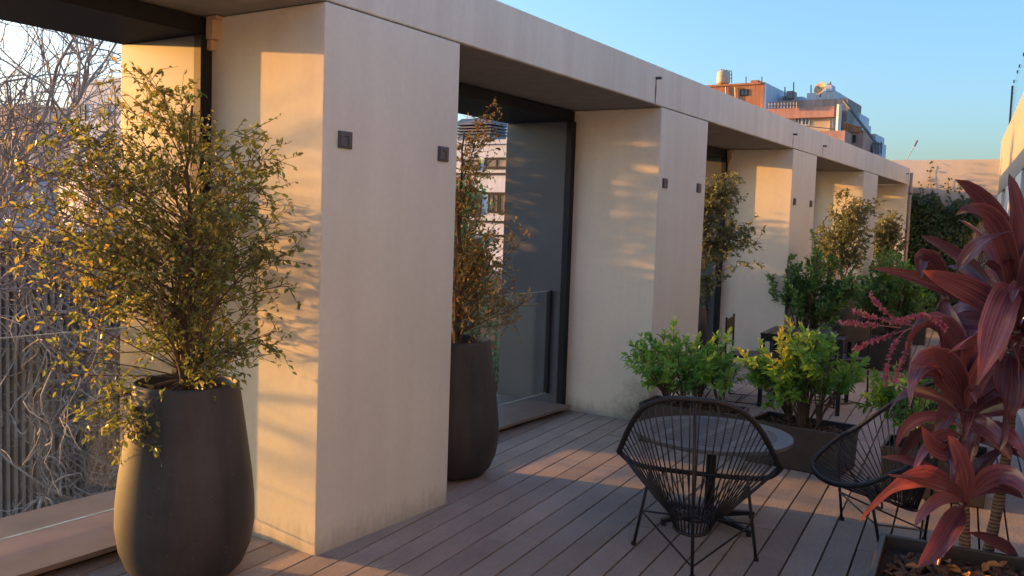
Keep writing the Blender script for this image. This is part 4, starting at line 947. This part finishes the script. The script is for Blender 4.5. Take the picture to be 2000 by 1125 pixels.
tb = thing('terraced_building', 'salmon and cream stepped apartment block with a big satellite dish structure', 'building', base_of(1580, Y3-2))
m_ = MB(); fbox(m_, 1495, 192, 1560, 330, Y3+3, 4); m_.build('upper_wall', M['bluewhite'], tb)
m_ = MB(); fbox(m_, 1536, 178, 1548, 192, Y3+2.6, 1.0); m_.build('chimney', M['brownwall'], tb); m_ = MB(); fbox(m_, 1527, 188, 1534, 192.5, Y3+2.7, .8); m_.build('chimney', M['salmon'], tb)
for (a, b_) in ((1533, 170), (1550, 160), (1584, 166), (1622, 160)): fline([(a, 192), (a, b_)], Y3+2.5, .045, 'aerial', rail, tb)
m_ = MB(); fbox(m_, 1541, 197, 1648, 330, Y3+1, 4); m_.build('middle_wall', M['brownwall'], tb)
m_ = MB(); fbox(m_, 1576, 182, 1634, 197, Y3+1.6, 3); m_.build('roof_room', M['bluewhite'], tb); m_ = MB(); fbox(m_, 1590, 178, 1630, 182, Y3+1.9, 2); m_.build('roof_room', M['bluewhite'], tb)
m_ = MB(); fbox(m_, 1614, 166, 1624, 178, Y3+1.7, 1); m_.build('vent_stack', M['bluewhite'], tb); m_ = MB(); fbox(m_, 1616, 163, 1622, 166, Y3+1.9, .4); m_.build('vent_cap', M['brownwall'], tb)
m_ = MB(); p, q = fbox(m_, 1497, 213, 1628, 228, Y3-1, 3); m_.build('parapet', M['salmon'], tb)
m_ = MB(); fbox(m_, 1500, 228.2, 1628, 257, Y3-.6, 3); m_.build('cream_wall', M['creamfar'], tb)
rects(tb, Y3-.6, [(1553, 230, 1566, 244), (1567, 230, 1581, 245), (1627, 231, 1620, 257)], M['win'], plain('far_frame_white', (.6, .6, .58), .6))
m_ = MB(); fbox(m_, 1560, 257.2, 1646, 330, Y3-1.6, 4); m_.build('balcony', M['salmon'], tb)
fline([(1640, 204), (1637, 256)], Y3-1.3, .16, 'white_pillar', M['white_wall'], tb, 8)
for (x_a, y_a, x_b, y_b) in ((1500, 207, 1560, 205), (1500, 200, 1560, 198), (1570, 246, 1628, 252)): fline([(x_a, y_a), (x_b, y_b)], Y3-1.4, .03, 'railing', rail, tb)
for i in range(10): fline([(1502+6*i, 199.5), (1502+6*i, 211)], Y3-1.38, .022, 'railing_post', rail, tb)
m_ = MB(); p, q = fbox(m_, 1648, 255, 1682, 330, Y3+.5, 6); m_.build('side_balcony', M['salmon'], tb)
for i in range(7): fline([(1650+5*i, 240+1.6*i), (1650+5*i, 258)], Y3+.4, .10, 'baluster', M['orange'], tb)
fline([(1648, 239), (1684, 250)], Y3+.4, .07, 'handrail', M['salmon'], tb)
rects(tb, Y3+.5, [(1652, 262, 1658, 276), (1664, 264, 1671, 278)], M['win'])
m_ = MB(); fbox(m_, 1650, 222, 1678, 238, Y3+3, 3); m_.build('stair_tower', M['bluewhite'], tb); m_ = MB(); fbox(m_, 1654, 238.5, 1682, 254, Y3+2.6, 3); m_.build('stair_tower', M['white_wall'], tb)
fline([(1648, 196), (1684, 244), (1712, 280)], Y3+.2, .09, 'stair_rail', rail, tb)
m_ = MB(); fbox(m_, 1682, 262, 1706, 330, Y3+4, 3); m_.build('grey_wall', M['bluewhite'], tb)
# satellite dish
dc = at_axis(1602, 173, 'y', Y3+.8); dt = thing('satellite_dish', 'round tan satellite dish on the far rooftop', 'satellite dish', (dc[0], dc[1], dc[2]-.55))
nd = 28; dish = MB(); ax = unit(np.array([-.35, -.85, .35])); s1 = unit(np.cross(ax, [0, 0, 1])); s2 = np.cross(s1, ax); V = []; Fd = []
for i in range(7):
    r_ = .44*i/6
    for k in range(nd): a = 2*math.pi*k/nd; V.append(dc+s1*r_*math.cos(a)+s2*r_*math.sin(a)+ax*(.16*(i/6)**2-.1))
Fd = [(i*nd+k, i*nd+(k+1) % nd, (i+1)*nd+(k+1) % nd, (i+1)*nd+k) for i in range(6) for k in range(nd)]
dish._add(V, Fd); do = dish.build('reflector', plain('dish_tan', (.42, .30, .17), .6), dt, smooth=True); sm = do.modifiers.new('solid', 'SOLIDIFY'); sm.thickness = .02
MB().tube([dc-ax*.09, dc+ax*.42], .03, 6).build('feed_arm', rail, dt); MB().tube([dc-ax*.1, (dc[0], dc[1]+.1, dc[2]-.55)], .05, 8).build('mast', rail, dt)
# roof tank frame at the far right
rt = thing('roof_tank', 'blue-white barred roof tank at the right end of the skyline', 'tank', base_of(1713, Y3+3)[:2]+(at_axis(1713, 330, 'y', Y3+3)[2],))
m_ = MB(); fbox(m_, 1706, 281, 1721, 330, Y3+3, 1.2); m_.build('tank', M['bluewhite'], rt)
for i in range(4): fline([(1704.5+5.6*i, 277), (1704.5+5.6*i, 300)], Y3+2.9, .04, 'bar', rail, rt)
fline([(1704, 280), (1723, 281)], Y3+2.9, .04, 'bar', rail, rt)
# crane
Yc = 240.0; cr_ = thing('crane', 'tiny thin crane jib on the horizon above the end wall', 'crane', tuple(at_axis(1772, 330, 'y', Yc)))
fline([(1768, 330), (1771, 310), (1787, 284)], Yc, .12, 'jib', plain('crane_grey', (.5, .5, .5), .6), cr_); fline([(1786, 286), (1792, 274)], Yc, .22, 'jib_head', rail, cr_)
